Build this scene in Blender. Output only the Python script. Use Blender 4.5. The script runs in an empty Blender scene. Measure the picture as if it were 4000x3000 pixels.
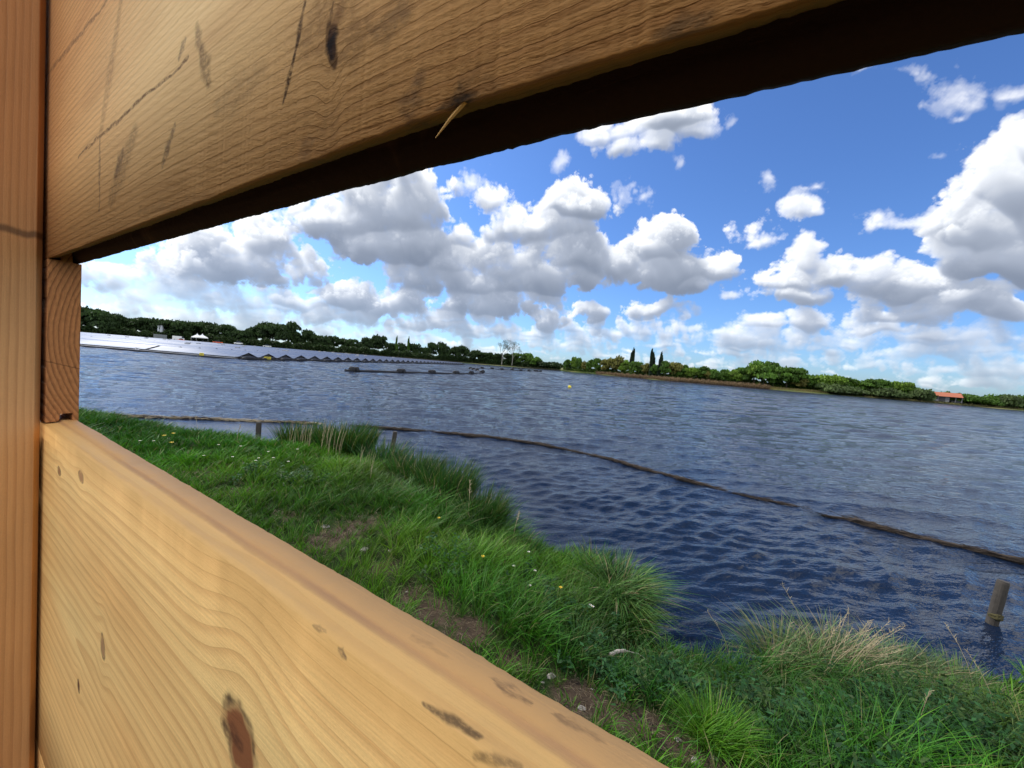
import bpy, bmesh, math, random
import numpy as np
from mathutils import Vector, Matrix, Quaternion

# ---------------------------------------------------------------- camera
C = bpy.context.scene
COL = C.collection
EYE = 2.3                                   # lens above the water
F_PX = 1500.0                               # focal length, in pixels of a 4000 px wide frame
ROLL, PITCH = math.radians(4.57), math.radians(3.0)
_F = Vector((0, math.cos(PITCH), -math.sin(PITCH)))
_U0 = Vector((0, math.sin(PITCH), math.cos(PITCH)))
_R0 = Vector((1, 0, 0))
CAM_R = _R0*math.cos(ROLL)+_U0*math.sin(ROLL)
CAM_U = _U0*math.cos(ROLL)-_R0*math.sin(ROLL)
CAM_F = _F
CAM_P = Vector((0, 0, EYE))
def pix_dir(px, py):
    d = CAM_R*((px-2000)/F_PX)+CAM_U*((1500-py)/F_PX)+CAM_F
    return d.normalized()
def at(px, py, z=0.0):                      # where the sight line of a pixel meets the level z
    d = pix_dir(px, py)
    return CAM_P+d*((z-EYE)/d.z)
def hor(px): return 1421+.08*(px-2000)
cam_data = bpy.data.cameras.new("camera")
cam = bpy.data.objects.new("camera", cam_data); COL.objects.link(cam)
cam_data.sensor_width = 36; cam_data.lens = 36*F_PX/4000; cam_data.clip_start = .01; cam_data.clip_end = 20000
m = Matrix((CAM_R, CAM_U, -CAM_F)).transposed().to_4x4(); m.translation = CAM_P; cam.matrix_world = m
cam_data.dof.use_dof = True; cam_data.dof.focus_distance = 5.0; cam_data.dof.aperture_fstop = 55
C.camera = cam
C.render.engine = 'CYCLES'
C.render.resolution_x, C.render.resolution_y = 1024, 768
C.cycles.max_bounces = 6; C.cycles.diffuse_bounces = 3; C.cycles.glossy_bounces = 3; C.cycles.transmission_bounces = 3
C.cycles.sample_clamp_direct = 3.0; C.cycles.sample_clamp_indirect = 4.0; C.cycles.caustics_reflective = False; C.cycles.caustics_refractive = False
C.view_settings.view_transform = 'Standard'; C.view_settings.look = 'None'
C.view_settings.exposure = 0.45; C.view_settings.gamma = 1

# ---------------------------------------------------------------- sun
SUN_AZ, SUN_EL = math.radians(-58), math.radians(42)
sun_dir = Vector((math.sin(SUN_AZ)*math.cos(SUN_EL), math.cos(SUN_AZ)*math.cos(SUN_EL), math.sin(SUN_EL)))
sl = bpy.data.lights.new("sun", 'SUN'); sl.energy = 3.0; sl.angle = math.radians(.5); sl.color = (1, .95, .86)
so = bpy.data.objects.new("sun", sl); COL.objects.link(so); so.location = (0, 0, 60)
so.rotation_euler = (-sun_dir).to_track_quat('-Z', 'Y').to_euler()
# ---------------------------------------------------------------- cumulus sky
# The clouds are simulated: a density field built from noise is lit by the sun
# (optical depth accumulated along the sun's direction) and looked up by
# direction only, so it stays put from any camera position.
def pix_ang(px, py):
    d = pix_dir(px, py)
    return math.degrees(math.atan2(d[0], d[1])), math.degrees(math.asin(d[2]))

def noise3(lat, x, y, z):
    n = lat.shape[0]
    xi = np.floor(x).astype(np.int32); yi = np.floor(y).astype(np.int32); zi = np.floor(z).astype(np.int32)
    fx = (x-xi).astype(np.float32); fy = (y-yi).astype(np.float32); fz = (z-zi).astype(np.float32)
    fx = fx*fx*(3-2*fx); fy = fy*fy*(3-2*fy); fz = fz*fz*(3-2*fz)
    x0 = xi % n; x1 = (xi+1) % n; y0 = yi % n; y1 = (yi+1) % n; z0 = zi % n; z1 = (zi+1) % n
    def L(a, b, t): return a+(b-a)*t
    return L(L(L(lat[x0,y0,z0], lat[x1,y0,z0], fx), L(lat[x0,y1,z0], lat[x1,y1,z0], fx), fy),
             L(L(lat[x0,y0,z1], lat[x1,y0,z1], fx), L(lat[x0,y1,z1], lat[x1,y1,z1], fx), fy), fz)

# photo-measured cumulus: x, y, half width, half height (display px /2212), strength
CLOUDS = [
 # left bank
 (500,560,150,62,1.0),(560,525,80,45,.9),(640,590,60,35,.8),(420,590,90,40,.8),(450,510,60,35,.7),
 (235,600,85,38,.75),(330,640,90,25,.55),(500,655,120,22,.55),
 # the big grey one under the board
 (740,490,130,70,1.15),(850,470,110,100,1.25),(900,540,80,50,1.15),(660,450,60,45,.8),(820,545,110,38,1.1),(1000,520,50,40,.7),
 # centre mass
 (1095,440,55,55,.8),(1040,410,30,30,.45),(1225,445,75,42,.95),(1150,500,110,55,1.0),(1250,560,110,48,1.05),(1130,575,120,60,1.05),
 (1010,610,110,55,1.0),(1060,660,125,38,1.1),(1180,600,120,50,1.0),(1160,500,60,60,.9),
 (900,610,70,35,.7),(980,575,70,40,.85),
 # tower right of centre
 (1415,520,65,65,1.1),(1440,580,95,55,1.1),(1330,560,60,45,.95),(1545,575,62,42,1.0),(1490,610,60,30,.9),
 (1650,525,50,28,.75),(1740,560,55,55,.9),(1690,610,95,48,1.05),(1800,590,70,45,1.0),(1720,640,90,28,1.0),
 (1780,487,60,26,.65),(1925,492,66,30,.62),(1590,650,40,18,.6),
 # big right-hand cumulus
 (2175,430,115,125,1.5),(2225,345,95,80,1.3),(2120,520,105,80,1.4),(2190,570,160,58,1.6),(2280,480,140,130,1.6),(2080,565,80,45,1.1),
 (1960,615,85,40,.95),(1880,600,50,28,.7),(2090,660,150,38,1.05),(1960,680,130,30,.95),(2200,670,120,38,1.05),
 # upper small ones
 (1440,270,110,48,.95),(1385,330,48,34,.75),(1500,310,50,24,.7),(1340,290,60,24,.6),(1570,290,30,20,.35),
 (2110,215,55,26,.42),(2180,190,60,22,.42),(1900,150,55,18,.4),(2070,250,28,18,.45),
 (1225,350,16,16,.35),(1430,380,14,20,.4),(1650,406,24,15,.42),(1780,432,20,14,.35),(1360,425,26,12,.3),(2045,322,18,12,.3),
 # lower rows
 (760,650,75,32,.95),(860,665,80,35,.9),(700,690,80,24,.7),(930,700,90,28,.8),(1195,690,42,38,.9),(1300,672,40,24,.9),(1415,665,60,26,.9),
 (1480,680,50,16,.6),(1060,712,80,20,.7),(560,700,110,22,.7),(400,690,110,24,.7),(260,670,90,26,.65),
 (1640,705,60,18,.8),(1740,700,75,22,.85),(1560,722,50,12,.7),(1880,712,90,22,.9),(1990,730,80,16,.8),(1810,742,60,11,.75),(2120,757,42,10,.8),(2060,735,40,12,.6),
 (1480,715,40,13,.7),(1330,722,45,13,.7),(1230,745,60,10,.6),(1880,790,45,9,.55),(2050,800,120,14,.55),(2180,800,70,18,.55),(1950,765,50,9,.6),
 (820,725,100,16,.7),(950,745,90,12,.65),(1110,750,60,10,.6),(1420,745,50,9,.6),(1600,762,45,7,.6),(1700,775,60,7,.5),
]

def make_sky_maps(W=4096, H=2048, fast=False):
    """alpha and radiance of the clouds, in the equirectangular layout Blender's environment texture reads."""
    rng = np.random.RandomState(7)
    lat = (rng.rand(32,32,32)*2-1).astype(np.float32)
    deg = 360.0/W
    az0, az1, el0, el1 = -62.0, 64.0, -1.0, 40.0
    nu = int((az1-az0)/deg); nv = int((el1-el0)/deg); NW = 14
    u = (az0+deg*(np.arange(nu)+.5)).astype(np.float32)[None,:]
    v = (el0+deg*(np.arange(nv)+.5)).astype(np.float32)[:,None]
    # union of measured cloud lobes; rel height inside the owner gives flat grey bases
    F = np.full((nv,nu), -3.0, np.float32)
    RH = np.zeros((nv,nu), np.float32)
    T = np.zeros((nv,nu), np.float32)+.1       # how thick the cloud is there
    k = 4000/2212.0
    # domain warp so the lobes lose their oval outline
    s = np.maximum(v+3.5, 2.0)
    cx, cy = u+0*v, v+0*u
    wx = 0; wy = 0
    for o, lam in enumerate((9.0, 4.5, 2.2, 1.1)):
        am = np.clip((s*.55-lam)/(s*.2), 0, 1)*lam*1.15
        wx = wx+am*noise3(lat, cx/lam+o*5.3, cy/lam, 0*cx+3.3+o); wy = wy+am*noise3(lat, cx/lam+17+o*3.1, cy/lam+9, 0*cx+8.3+o)
    uu = u+wx*.26; vv = v+wy*.20
    # gnomonic view of the same directions, the plane in which the lobes were measured
    ca, sa, ce, se = [q.astype(np.float32) for q in (np.cos(np.radians(uu)), np.sin(np.radians(uu)), np.cos(np.radians(vv)), np.sin(np.radians(vv)))]
    D = [sa*ce, ca*ce, se]
    q = [sum(D[i]*ax[i] for i in range(3)) for ax in (CAM_R, CAM_U, CAM_F)]
    q[2] = np.maximum(q[2], .15)
    GX = (2000+F_PX*q[0]/q[2])*2212/4000; GY = (1500-F_PX*q[1]/q[2])*2212/4000
    lobes = []
    for (x,y,rx,ry,st) in CLOUDS:
        a,e = pix_ang(x*k, y*k)
        a1 = pix_ang((x+rx)*k, y*k)[0]; e2 = pix_ang(x*k, (y-ry)*k)[1]
        lobes.append((a, e, abs(a1-a), max(abs(e2-e),.35), st, (x,y,rx*1.04,ry*1.06)))
    r2 = np.random.RandomState(21)
    for i in range(150):                       # the far rows of small flat clouds above the horizon
        e = .8+5.2*r2.rand()**1.3; a = -62+126*r2.rand()
        left = 1.0 if a < 5 else .62
        rx = (1.0+2.6*r2.rand())*(.5+e/6)
        lobes.append((a, e, rx, rx*(.2+.1*r2.rand()), (.56+.3*r2.rand())*left, None))
    for (a,e,ra,re,st,px) in lobes:
        j0 = max(0,int((a-ra*2.6-3-az0)/deg)); j1 = min(nu,int((a+ra*2.6+3-az0)/deg)+1)
        i0 = max(0,int((e-re*3-3-el0)/deg)); i1 = min(nv,int((e+re*3+3-el0)/deg)+1)
        if j0>=j1 or i0>=i1: continue
        sl = (slice(i0,i1), slice(j0,j1))
        if px: du = (GX[sl]-px[0])/px[2]; dv = (px[1]-GY[sl])/px[3]
        else: du = (uu[sl]-a)/ra; dv = (vv[sl]-e)/re
        dv = np.where(dv<0, dv*1.45, dv)
        f = st*(1.0-np.sqrt(du*du+dv*dv))
        th = min(1.4, .22*min(re*1.6,ra))*st
        m = f > F[i0:i1,j0:j1]
        # smooth union
        h = np.exp(np.clip((f-F[i0:i1,j0:j1])*9,-30,30)); h = h/(1+h)
        F[i0:i1,j0:j1] = np.maximum(F[i0:i1,j0:j1], f)+.07*(4*h*(1-h))*(f>-.6)
        T[i0:i1,j0:j1] = T[i0:i1,j0:j1]*(1-h)+th*h
        rel = np.where(dv<0, dv/1.45, dv); RH[i0:i1,j0:j1] = RH[i0:i1,j0:j1]*(1-h)+np.clip(rel,-1.2,1.2)*h
    F = np.maximum(F, -1.2)
    thick = np.clip(T*1.25, .16, 1.7)
    # 3-D field
    tau = np.zeros((NW,nu), np.float32)
    dens = np.zeros((NW,nv,nu), np.float32)
    LAMS = [12.0/1.9**o for o in range(8)]
    for w in range(NW):
        wc = (w-(NW-1)/2)/((NW-1)/2)
        z = wc*s*.16
        n = 0
        for o, lam in enumerate(LAMS):
            rel = lam/(s*.36)
            am = .38*np.minimum(rel,1)**.50*np.clip((1.9-rel)/.9, 0, 1)
            if lam < .5: am = am*.72
            co, si = math.cos(.6+o*1.1), math.sin(.6+o*1.1)
            nn = noise3(lat, (cx*co+cy*si)/lam+o*11.3, (cy*co-cx*si)/lam+o*5.7, z/lam+o*3.1+0*cx)
            n = n+am*(np.abs(nn)*2.1-.72)
        g = F+.09-.55*wc*wc+n*(1.0+.4*np.clip(.4-F,0,1))
        dens[w] = np.clip(g*4.2, 0, 1)*np.clip(.85+n*1.15, .3, 1.4)
    # sun above left, slightly beyond: optical depth swept downwards
    lit = np.zeros_like(dens)
    cur = np.zeros((NW,nu), np.float32)
    sh = .55
    for i in range(nv-1, -1, -1):
        a = np.roll(cur, 1, axis=1); a[:,0] = 0
        cur = cur*(1-sh)+a*sh
        b = np.roll(cur, -1, axis=0); b[-1] = 0
        cur = cur*.93+b*.07
        cur = cur*.90+(np.roll(cur,1,1)+np.roll(cur,-1,1))*.05
        d = dens[:,i,:]
        lit[:,i,:] = cur
        cur = cur*(1-deg/(s[i,0]*.16)*(1-d))*(1-deg/(s[i,0]*.5))+d*(deg*10.5/s[i,0])*(.3+thick[i][None,:]*.6)
    A = np.zeros((nv,nu), np.float32); C = np.zeros((nv,nu), np.float32); Tr = np.ones((nv,nu), np.float32)
    step = 26.0/NW*(.10+.90*np.clip(thick*1.1,0,1)**1.5)
    for w in range(NW):
        d = dens[w]
        al = 1-np.exp(-d*step*.42)
        t = lit[w]
        L = .42*np.exp(-t*4.2)+.40*np.exp(-t*1.1)+.40*np.exp(-t*.20)
        C += Tr*al*L; Tr *= 1-al
    A = 1-Tr
    C = C/np.maximum(A,1e-4)
    # the flat undersides face away from the sun; big clouds are darkest there
    b_ = np.clip((.25-RH)/.75, 0, 1); b_ = b_*b_*(3-2*b_)
    C = C*(1-b_*np.clip(.14+.42*thick, 0, .52))+.10*np.clip(RH,0,1)*(1-C)
    # aerial perspective: far (low) clouds take the pale horizon tone and lose contrast
    far = np.exp(-np.maximum(v,0)/5.0)
    C = C*(1-.40*far)+.93*.40*far
    A = A*(1-.25*far)
    fade = np.clip((v+.6)/1.0,0,1)
    A = A*fade
    alpha = np.zeros((H,W), np.float32); lum = np.full((H,W), .7, np.float32)
    # generic broken cloud for the rest of the sky (seen only as light and in reflections)
    st = 8; hh, ww = H//2//st, W//st
    e = (np.arange(hh)+.5)/hh*90; a = (np.arange(ww)+.5)/ww*360
    E, AZ = np.meshgrid(e, a, indexing='ij')
    r = 1/np.tan(np.radians(np.maximum(E,4))); X = r*np.cos(np.radians(AZ)); Y = r*np.sin(np.radians(AZ))
    n = 0; amp = .6; f = 1.3
    for o in range(5):
        n = n+amp*noise3(lat, X*f+o*3.3, Y*f+o*7.1, 0*X+1.7*o); amp *= .55; f *= 2.1
    gal = np.clip((n+.22)*3.0, 0, 1)*.95
    gal = np.repeat(np.repeat(gal, st, 0), st, 1); gl = 1.0-.10*gal
    alpha[H//2:H//2+gal.shape[0], :gal.shape[1]] = gal; lum[H//2:H//2+gal.shape[0], :gal.shape[1]] = gl
    # direction -> u = (pi - atan2(y, x)) / 2 pi
    # azimuth here: 0 = +Y, growing towards +X
    az = np.radians(u[0]); ui = (((math.pi-np.arctan2(np.cos(az), np.sin(az)))/(2*math.pi))*W).astype(int) % W
    vi = (((np.radians(v[:,0])/math.pi)+.5)*H).astype(int)
    # soft blend into the generic sky at the borders
    bu = np.clip(np.minimum(u-az0, az1-u)/6,0,1); bv = np.clip((el1-v)/6,0,1); b = bu*bv
    ga, gL = alpha[np.ix_(vi,ui)], lum[np.ix_(vi,ui)]
    alpha[np.ix_(vi,ui)] = A*b+ga*(1-b); lum[np.ix_(vi,ui)] = C*b+gL*(1-b)
    return alpha, lum, (A, C)
world = bpy.data.worlds.new("World"); C.world = world; world.use_nodes = True
def build_world():
    alpha, lum, _ = make_sky_maps()
    H, W = alpha.shape
    img = bpy.data.images.new("cumulus", W, H, alpha=False, float_buffer=True)
    buf = np.ones((H, W, 4), np.float32)
    buf[..., 0] = alpha; buf[..., 1] = lum; ang_ = math.pi-2*math.pi*(np.arange(W)+.5)/W
    buf[..., 2] = (.75*np.clip(-np.sin(ang_)*1.6+.1, 0, 1))[None,:]     # unseen clouds behind us, front-lit; gain added for more light on the boards
    img.colorspace_settings.name = 'Non-Color'
    img.pixels.foreach_set(buf.ravel()); img.update(); img.pack()
    nt = world.node_tree; nd, lk = nt.nodes, nt.links
    nd.clear()
    out = nd.new('ShaderNodeOutputWorld'); bg = nd.new('ShaderNodeBackground'); bg.inputs[1].default_value = 1.0
    sky = nd.new('ShaderNodeTexSky'); sky.sky_type = 'NISHITA'; sky.sun_disc = False
    sky.sun_elevation = SUN_EL; sky.sun_rotation = SUN_AZ; sky.air_density = 1.0; sky.dust_density = .6; sky.ozone_density = 3.0
    sk = nd.new('ShaderNodeVectorMath'); sk.operation = 'MULTIPLY'; sk.inputs[1].default_value = SKY_GAIN
    lk.new(sky.outputs[0], sk.inputs[0])
    env = nd.new('ShaderNodeTexEnvironment'); env.image = img; env.interpolation = 'Linear'
    sep = nd.new('ShaderNodeSeparateColor'); lk.new(env.outputs[0], sep.inputs[0])
    ramp = nd.new('ShaderNodeValToRGB'); e = ramp.color_ramp.elements
    e[0].position = 0; e[0].color = (.11, .14, .20, 1); e[1].position = 1; e[1].color = (.98, .97, .95, 1)
    k = e.new(.45); k.color = (.32, .36, .44, 1)
    k = e.new(.75); k.color = (.67, .70, .75, 1)
    lk.new(sep.outputs[1], ramp.inputs[0])
    gn = nd.new('ShaderNodeMath'); gn.operation = 'ADD'; gn.inputs[1].default_value = 1.0; lk.new(sep.outputs[2], gn.inputs[0])
    sc = nd.new('ShaderNodeVectorMath'); sc.operation = 'SCALE'; lk.new(ramp.outputs[0], sc.inputs[0]); lk.new(gn.outputs[0], sc.inputs[3])
    mix = nd.new('ShaderNodeMix'); mix.data_type = 'RGBA'
    lk.new(sep.outputs[0], mix.inputs[0]); lk.new(sk.outputs[0], mix.inputs[6]); lk.new(sc.outputs[0], mix.inputs[7])
    lk.new(mix.outputs[2], bg.inputs[0]); lk.new(bg.outputs[0], out.inputs[0])
SKY_GAIN = (.066, .092, .134)
build_world()
# ---------------------------------------------------------------- helpers
rnd = random.Random(5)
def tag(o, label=None, cat=None, group=None, kind=None):
    if label: o['label'] = label
    if cat: o['category'] = cat
    if group: o['group'] = group
    if kind: o['kind'] = kind
    return o
def link(name, me, mat=None, parent=None):
    o = bpy.data.objects.new(name, me); COL.objects.link(o)
    if mat and not me.materials: me.materials.append(mat)
    if parent: o.parent = parent
    return o
def empty(name, loc, rz=0):
    o = bpy.data.objects.new(name, None); COL.objects.link(o); o.location = loc; o.rotation_euler = (0, 0, rz); o.empty_display_size = .2
    return o
def np_mesh(name, v, loops, starts, totals, col=None, smooth=False):
    me = bpy.data.meshes.new(name)
    v = np.ascontiguousarray(v, np.float32)
    me.vertices.add(len(v)); me.vertices.foreach_set("co", v.ravel())
    me.loops.add(len(loops)); me.loops.foreach_set("vertex_index", np.ascontiguousarray(loops, np.int32))
    me.polygons.add(len(starts)); me.polygons.foreach_set("loop_start", np.ascontiguousarray(starts, np.int32))
    me.polygons.foreach_set("loop_total", np.ascontiguousarray(totals, np.int32))
    if smooth: me.polygons.foreach_set("use_smooth", np.ones(len(starts), bool))
    if col is not None:
        a = me.color_attributes.new("tint", 'FLOAT_COLOR', 'POINT')
        a.data.foreach_set("color", np.ascontiguousarray(np.hstack([col, np.ones((len(v),1))]), np.float32).ravel())
    me.update(calc_edges=True); me.validate()
    return me
def quad_mesh(name, v, q, col=None, smooth=False):
    q = np.asarray(q); n = len(q)
    return np_mesh(name, v, q.ravel(), np.arange(n)*4, np.full(n, 4), col, smooth)
class MB:
    """collects shapes, links them as one mesh object"""
    def __init__(s): s.v = []; s.f = []
    def add(s, v, f):
        b = len(s.v); s.v += [tuple(p) for p in v]; s.f += [tuple(i+b for i in q) for q in f]; return s
    def box(s, lo, hi, M=None, taper=1.0):
        (x0,y0,z0),(x1,y1,z1) = lo, hi; cx, cy = (x0+x1)/2, (y0+y1)/2; t = taper
        v = [(x0,y0,z0),(x1,y0,z0),(x1,y1,z0),(x0,y1,z0)]+[(cx+(x-cx)*t,cy+(y-cy)*t,z1) for x,y in ((x0,y0),(x1,y0),(x1,y1),(x0,y1))]
        if M: v = [M@Vector(p) for p in v]
        return s.add(v, [(0,3,2,1),(4,5,6,7),(0,1,5,4),(1,2,6,5),(2,3,7,6),(3,0,4,7)])
    def tube(s, pts, rad, n=8, cap=True, jit=0):
        pts = [Vector(p) for p in pts]; V = []; F = []
        if not hasattr(rad, '__len__'): rad = [rad]*len(pts)
        ref = Vector((0,0,1))
        for i, p in enumerate(pts):
            t = (pts[min(i+1,len(pts)-1)]-pts[max(i-1,0)]).normalized()
            r = ref if abs(t.dot(ref)) < .95 else Vector((1,0,0))
            a = t.cross(r).normalized(); b = a.cross(t)
            for k in range(n):
                w = 2*math.pi*k/n; R = rad[i]*(1+jit*rnd.uniform(-1,1))
                V.append(p+a*math.cos(w)*R+b*math.sin(w)*R)
        for i in range(len(pts)-1):
            for k in range(n): F.append((i*n+k, i*n+(k+1)%n, (i+1)*n+(k+1)%n, (i+1)*n+k))
        if cap: F.append(tuple(range(n))[::-1]); F.append(tuple((len(pts)-1)*n+k for k in range(n)))
        return s.add(V, F)
    def ell(s, c, r, nu=12, nv=7, jit=0):
        V = []; F = []
        for j in range(nv+1):
            ph = math.pi*j/nv-math.pi/2
            for i in range(nu):
                th = 2*math.pi*i/nu; q = 1+jit*rnd.uniform(-1,1)
                V.append((c[0]+r[0]*q*math.cos(ph)*math.cos(th), c[1]+r[1]*q*math.cos(ph)*math.sin(th), c[2]+r[2]*q*math.sin(ph)))
        for j in range(nv):
            for i in range(nu): F.append((j*nu+i, j*nu+(i+1)%nu, (j+1)*nu+(i+1)%nu, (j+1)*nu+i))
        return s.add(V, F)
    def prism(s, prof, x0, x1):             # profile in (y, z), swept along x
        n = len(prof)
        V = [(x0,y,z) for y,z in prof]+[(x1,y,z) for y,z in prof]
        return s.add(V, [(i,(i+1)%n,(i+1)%n+n,i+n) for i in range(n)]+[tuple(range(n))[::-1], tuple(range(n,2*n))])
    def build(s, name, mat=None, parent=None, smooth=False, bevel=0):
        me = bpy.data.meshes.new(name); me.from_pydata([tuple(p) for p in s.v], [], s.f); me.update()
        bm = bmesh.new(); bm.from_mesh(me)
        bmesh.ops.remove_doubles(bm, verts=bm.verts, dist=1e-6); bmesh.ops.recalc_face_normals(bm, faces=bm.faces)
        bm.to_mesh(me); bm.free()
        if smooth:
            for p in me.polygons: p.use_smooth = True
        o = link(name, me, mat, parent)
        if bevel:
            b = o.modifiers.new("bevel", 'BEVEL'); b.width = bevel; b.segments = 2; b.limit_method = 'ANGLE'
        return o

# node expressions
class E:
    nt = None
    def __init__(s, k): s.k = k
    @staticmethod
    def m(op, *a):
        n = E.nt.nodes.new('ShaderNodeMath'); n.operation = op
        for i, x in enumerate(a):
            if isinstance(x, E): E.nt.links.new(x.k, n.inputs[i])
            else: n.inputs[i].default_value = x
        return E(n.outputs[0])
    def __add__(s, o): return E.m('ADD', s, o)
    __radd__ = __add__
    def __sub__(s, o): return E.m('SUBTRACT', s, o)
    def __rsub__(s, o): return E.m('SUBTRACT', o, s)
    def __mul__(s, o): return E.m('MULTIPLY', s, o)
    __rmul__ = __mul__
    def __truediv__(s, o): return E.m('DIVIDE', s, o)
    def __pow__(s, o): return E.m('POWER', s, o)
def e_sqrt(a): return E.m('SQRT', a)
def e_abs(a): return E.m('ABSOLUTE', a)
def e_exp(a): return E.m('EXPONENT', a)
def e_frac(a): return E.m('FRACT', a)
def e_max(a, b): return E.m('MAXIMUM', a, b)
def e_min(a, b): return E.m('MINIMUM', a, b)
def e_step(a, lo, hi, tlo=0.0, thi=1.0):
    n = E.nt.nodes.new('ShaderNodeMapRange'); n.interpolation_type = 'SMOOTHSTEP'
    E.nt.links.new(a.k, n.inputs[0])
    for i, x in zip((1,2,3,4), (lo,hi,tlo,thi)): n.inputs[i].default_value = x
    return E(n.outputs[0])
def e_coords(kind='Object'):
    t = E.nt.nodes.new('ShaderNodeTexCoord'); s = E.nt.nodes.new('ShaderNodeSeparateXYZ'); E.nt.links.new(t.outputs[kind], s.inputs[0])
    return E(s.outputs[0]), E(s.outputs[1]), E(s.outputs[2])
def e_noise(x, y, z=0.0, scale=1.0, detail=2.0, rough=.5, dist=0.0):     # -1 .. 1
    c = E.nt.nodes.new('ShaderNodeCombineXYZ')
    for i, a in enumerate((x, y, z)):
        if isinstance(a, E): E.nt.links.new(a.k, c.inputs[i])
        else: c.inputs[i].default_value = a
    n = E.nt.nodes.new('ShaderNodeTexNoise'); E.nt.links.new(c.outputs[0], n.inputs['Vector'])
    n.inputs['Scale'].default_value = scale; n.inputs['Detail'].default_value = detail; n.inputs['Roughness'].default_value = rough; n.inputs['Distortion'].default_value = dist
    return (E(n.outputs[0])-.5)*2.0
def e_mix(f, a, b):
    n = E.nt.nodes.new('ShaderNodeMix'); n.data_type = 'RGBA'
    for i, x in ((0,f),(6,a),(7,b)):
        if isinstance(x, E): E.nt.links.new(x.k, n.inputs[i])
        elif i == 0: n.inputs[0].default_value = x
        else: n.inputs[i].default_value = (*x, 1)
    return E(n.outputs[2])
def e_scale(c, f):                                  # colour times factor
    n = E.nt.nodes.new('ShaderNodeVectorMath'); n.operation = 'SCALE'
    E.nt.links.new(c.k, n.inputs[0])
    if isinstance(f, E): E.nt.links.new(f.k, n.inputs[3])
    else: n.inputs[3].default_value = f
    return E(n.outputs[0])
def new_mat(name):
    m = bpy.data.materials.new(name); m.use_nodes = True; E.nt = m.node_tree
    b = m.node_tree.nodes['Principled BSDF']
    return m, b
def setp(b, **k):
    for n, v in k.items():
        s = b.inputs[n.replace('_', ' ')]
        if isinstance(v, E): E.nt.links.new(v.k, s)
        elif s.type == 'RGBA': s.default_value = (*v, 1)
        else: s.default_value = v
def bump(b, h, strength=.3, dist=.002, to='Normal'):
    n = E.nt.nodes.new('ShaderNodeBump'); n.inputs['Strength'].default_value = strength; n.inputs['Distance'].default_value = dist
    E.nt.links.new(h.k, n.inputs['Height']); E.nt.links.new(n.outputs[0], b.inputs[to]); return n
def plain(name, col, rough=.6, metal=0.0, var=.15, scale=8.0):
    m, b = new_mat(name)
    x, y, z = e_coords()
    n = e_noise(x, y, z, scale=scale, detail=4)
    setp(b, Base_Color=e_scale(e_mix(0.0, col, col), n*var+1.0), Roughness=rough, Metallic=metal)
    return m
# ---------------------------------------------------------------- the timber viewing screen
d0 = pix_dir(-404, 1219); D_ = Vector((d0.x, d0.y, 0)).normalized()     # along the wall, to the left and away
N_ = Vector((D_.y, -D_.x, 0))                                          # outwards
THK = .04
def ratio(px, py=1340):
    d = pix_dir(px, py); return d.dot(N_)/d.dot(D_)
L_ = THK/(ratio(315)-ratio(180)); NF = L_*ratio(180); NB = NF+THK
def wall_pt(px, py, n=None):                 # hide coordinates (x along, z world) of a pixel on the plane y = n
    if n is None: n = NF
    d = pix_dir(px, py); k = n/d.dot(N_); return (-d.dot(D_)*k, EYE+d.z*k)
HU = (wall_pt(180,1010)[1]+wall_pt(1800,392)[1])/2
HUB = (wall_pt(315,1030,NB)[1]+wall_pt(2300,505,NB)[1])/2
HL = wall_pt(180,1660)[1]; HLB = (wall_pt(315,1640,NB)[1]+wall_pt(1808,2520,NB)[1])/2
print('HIDE L %.3f NF %.3f HU %.3f HUB %.3f HL %.3f HLB %.3f'%(L_,NF,HU,HUB,HL,HLB))

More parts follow.
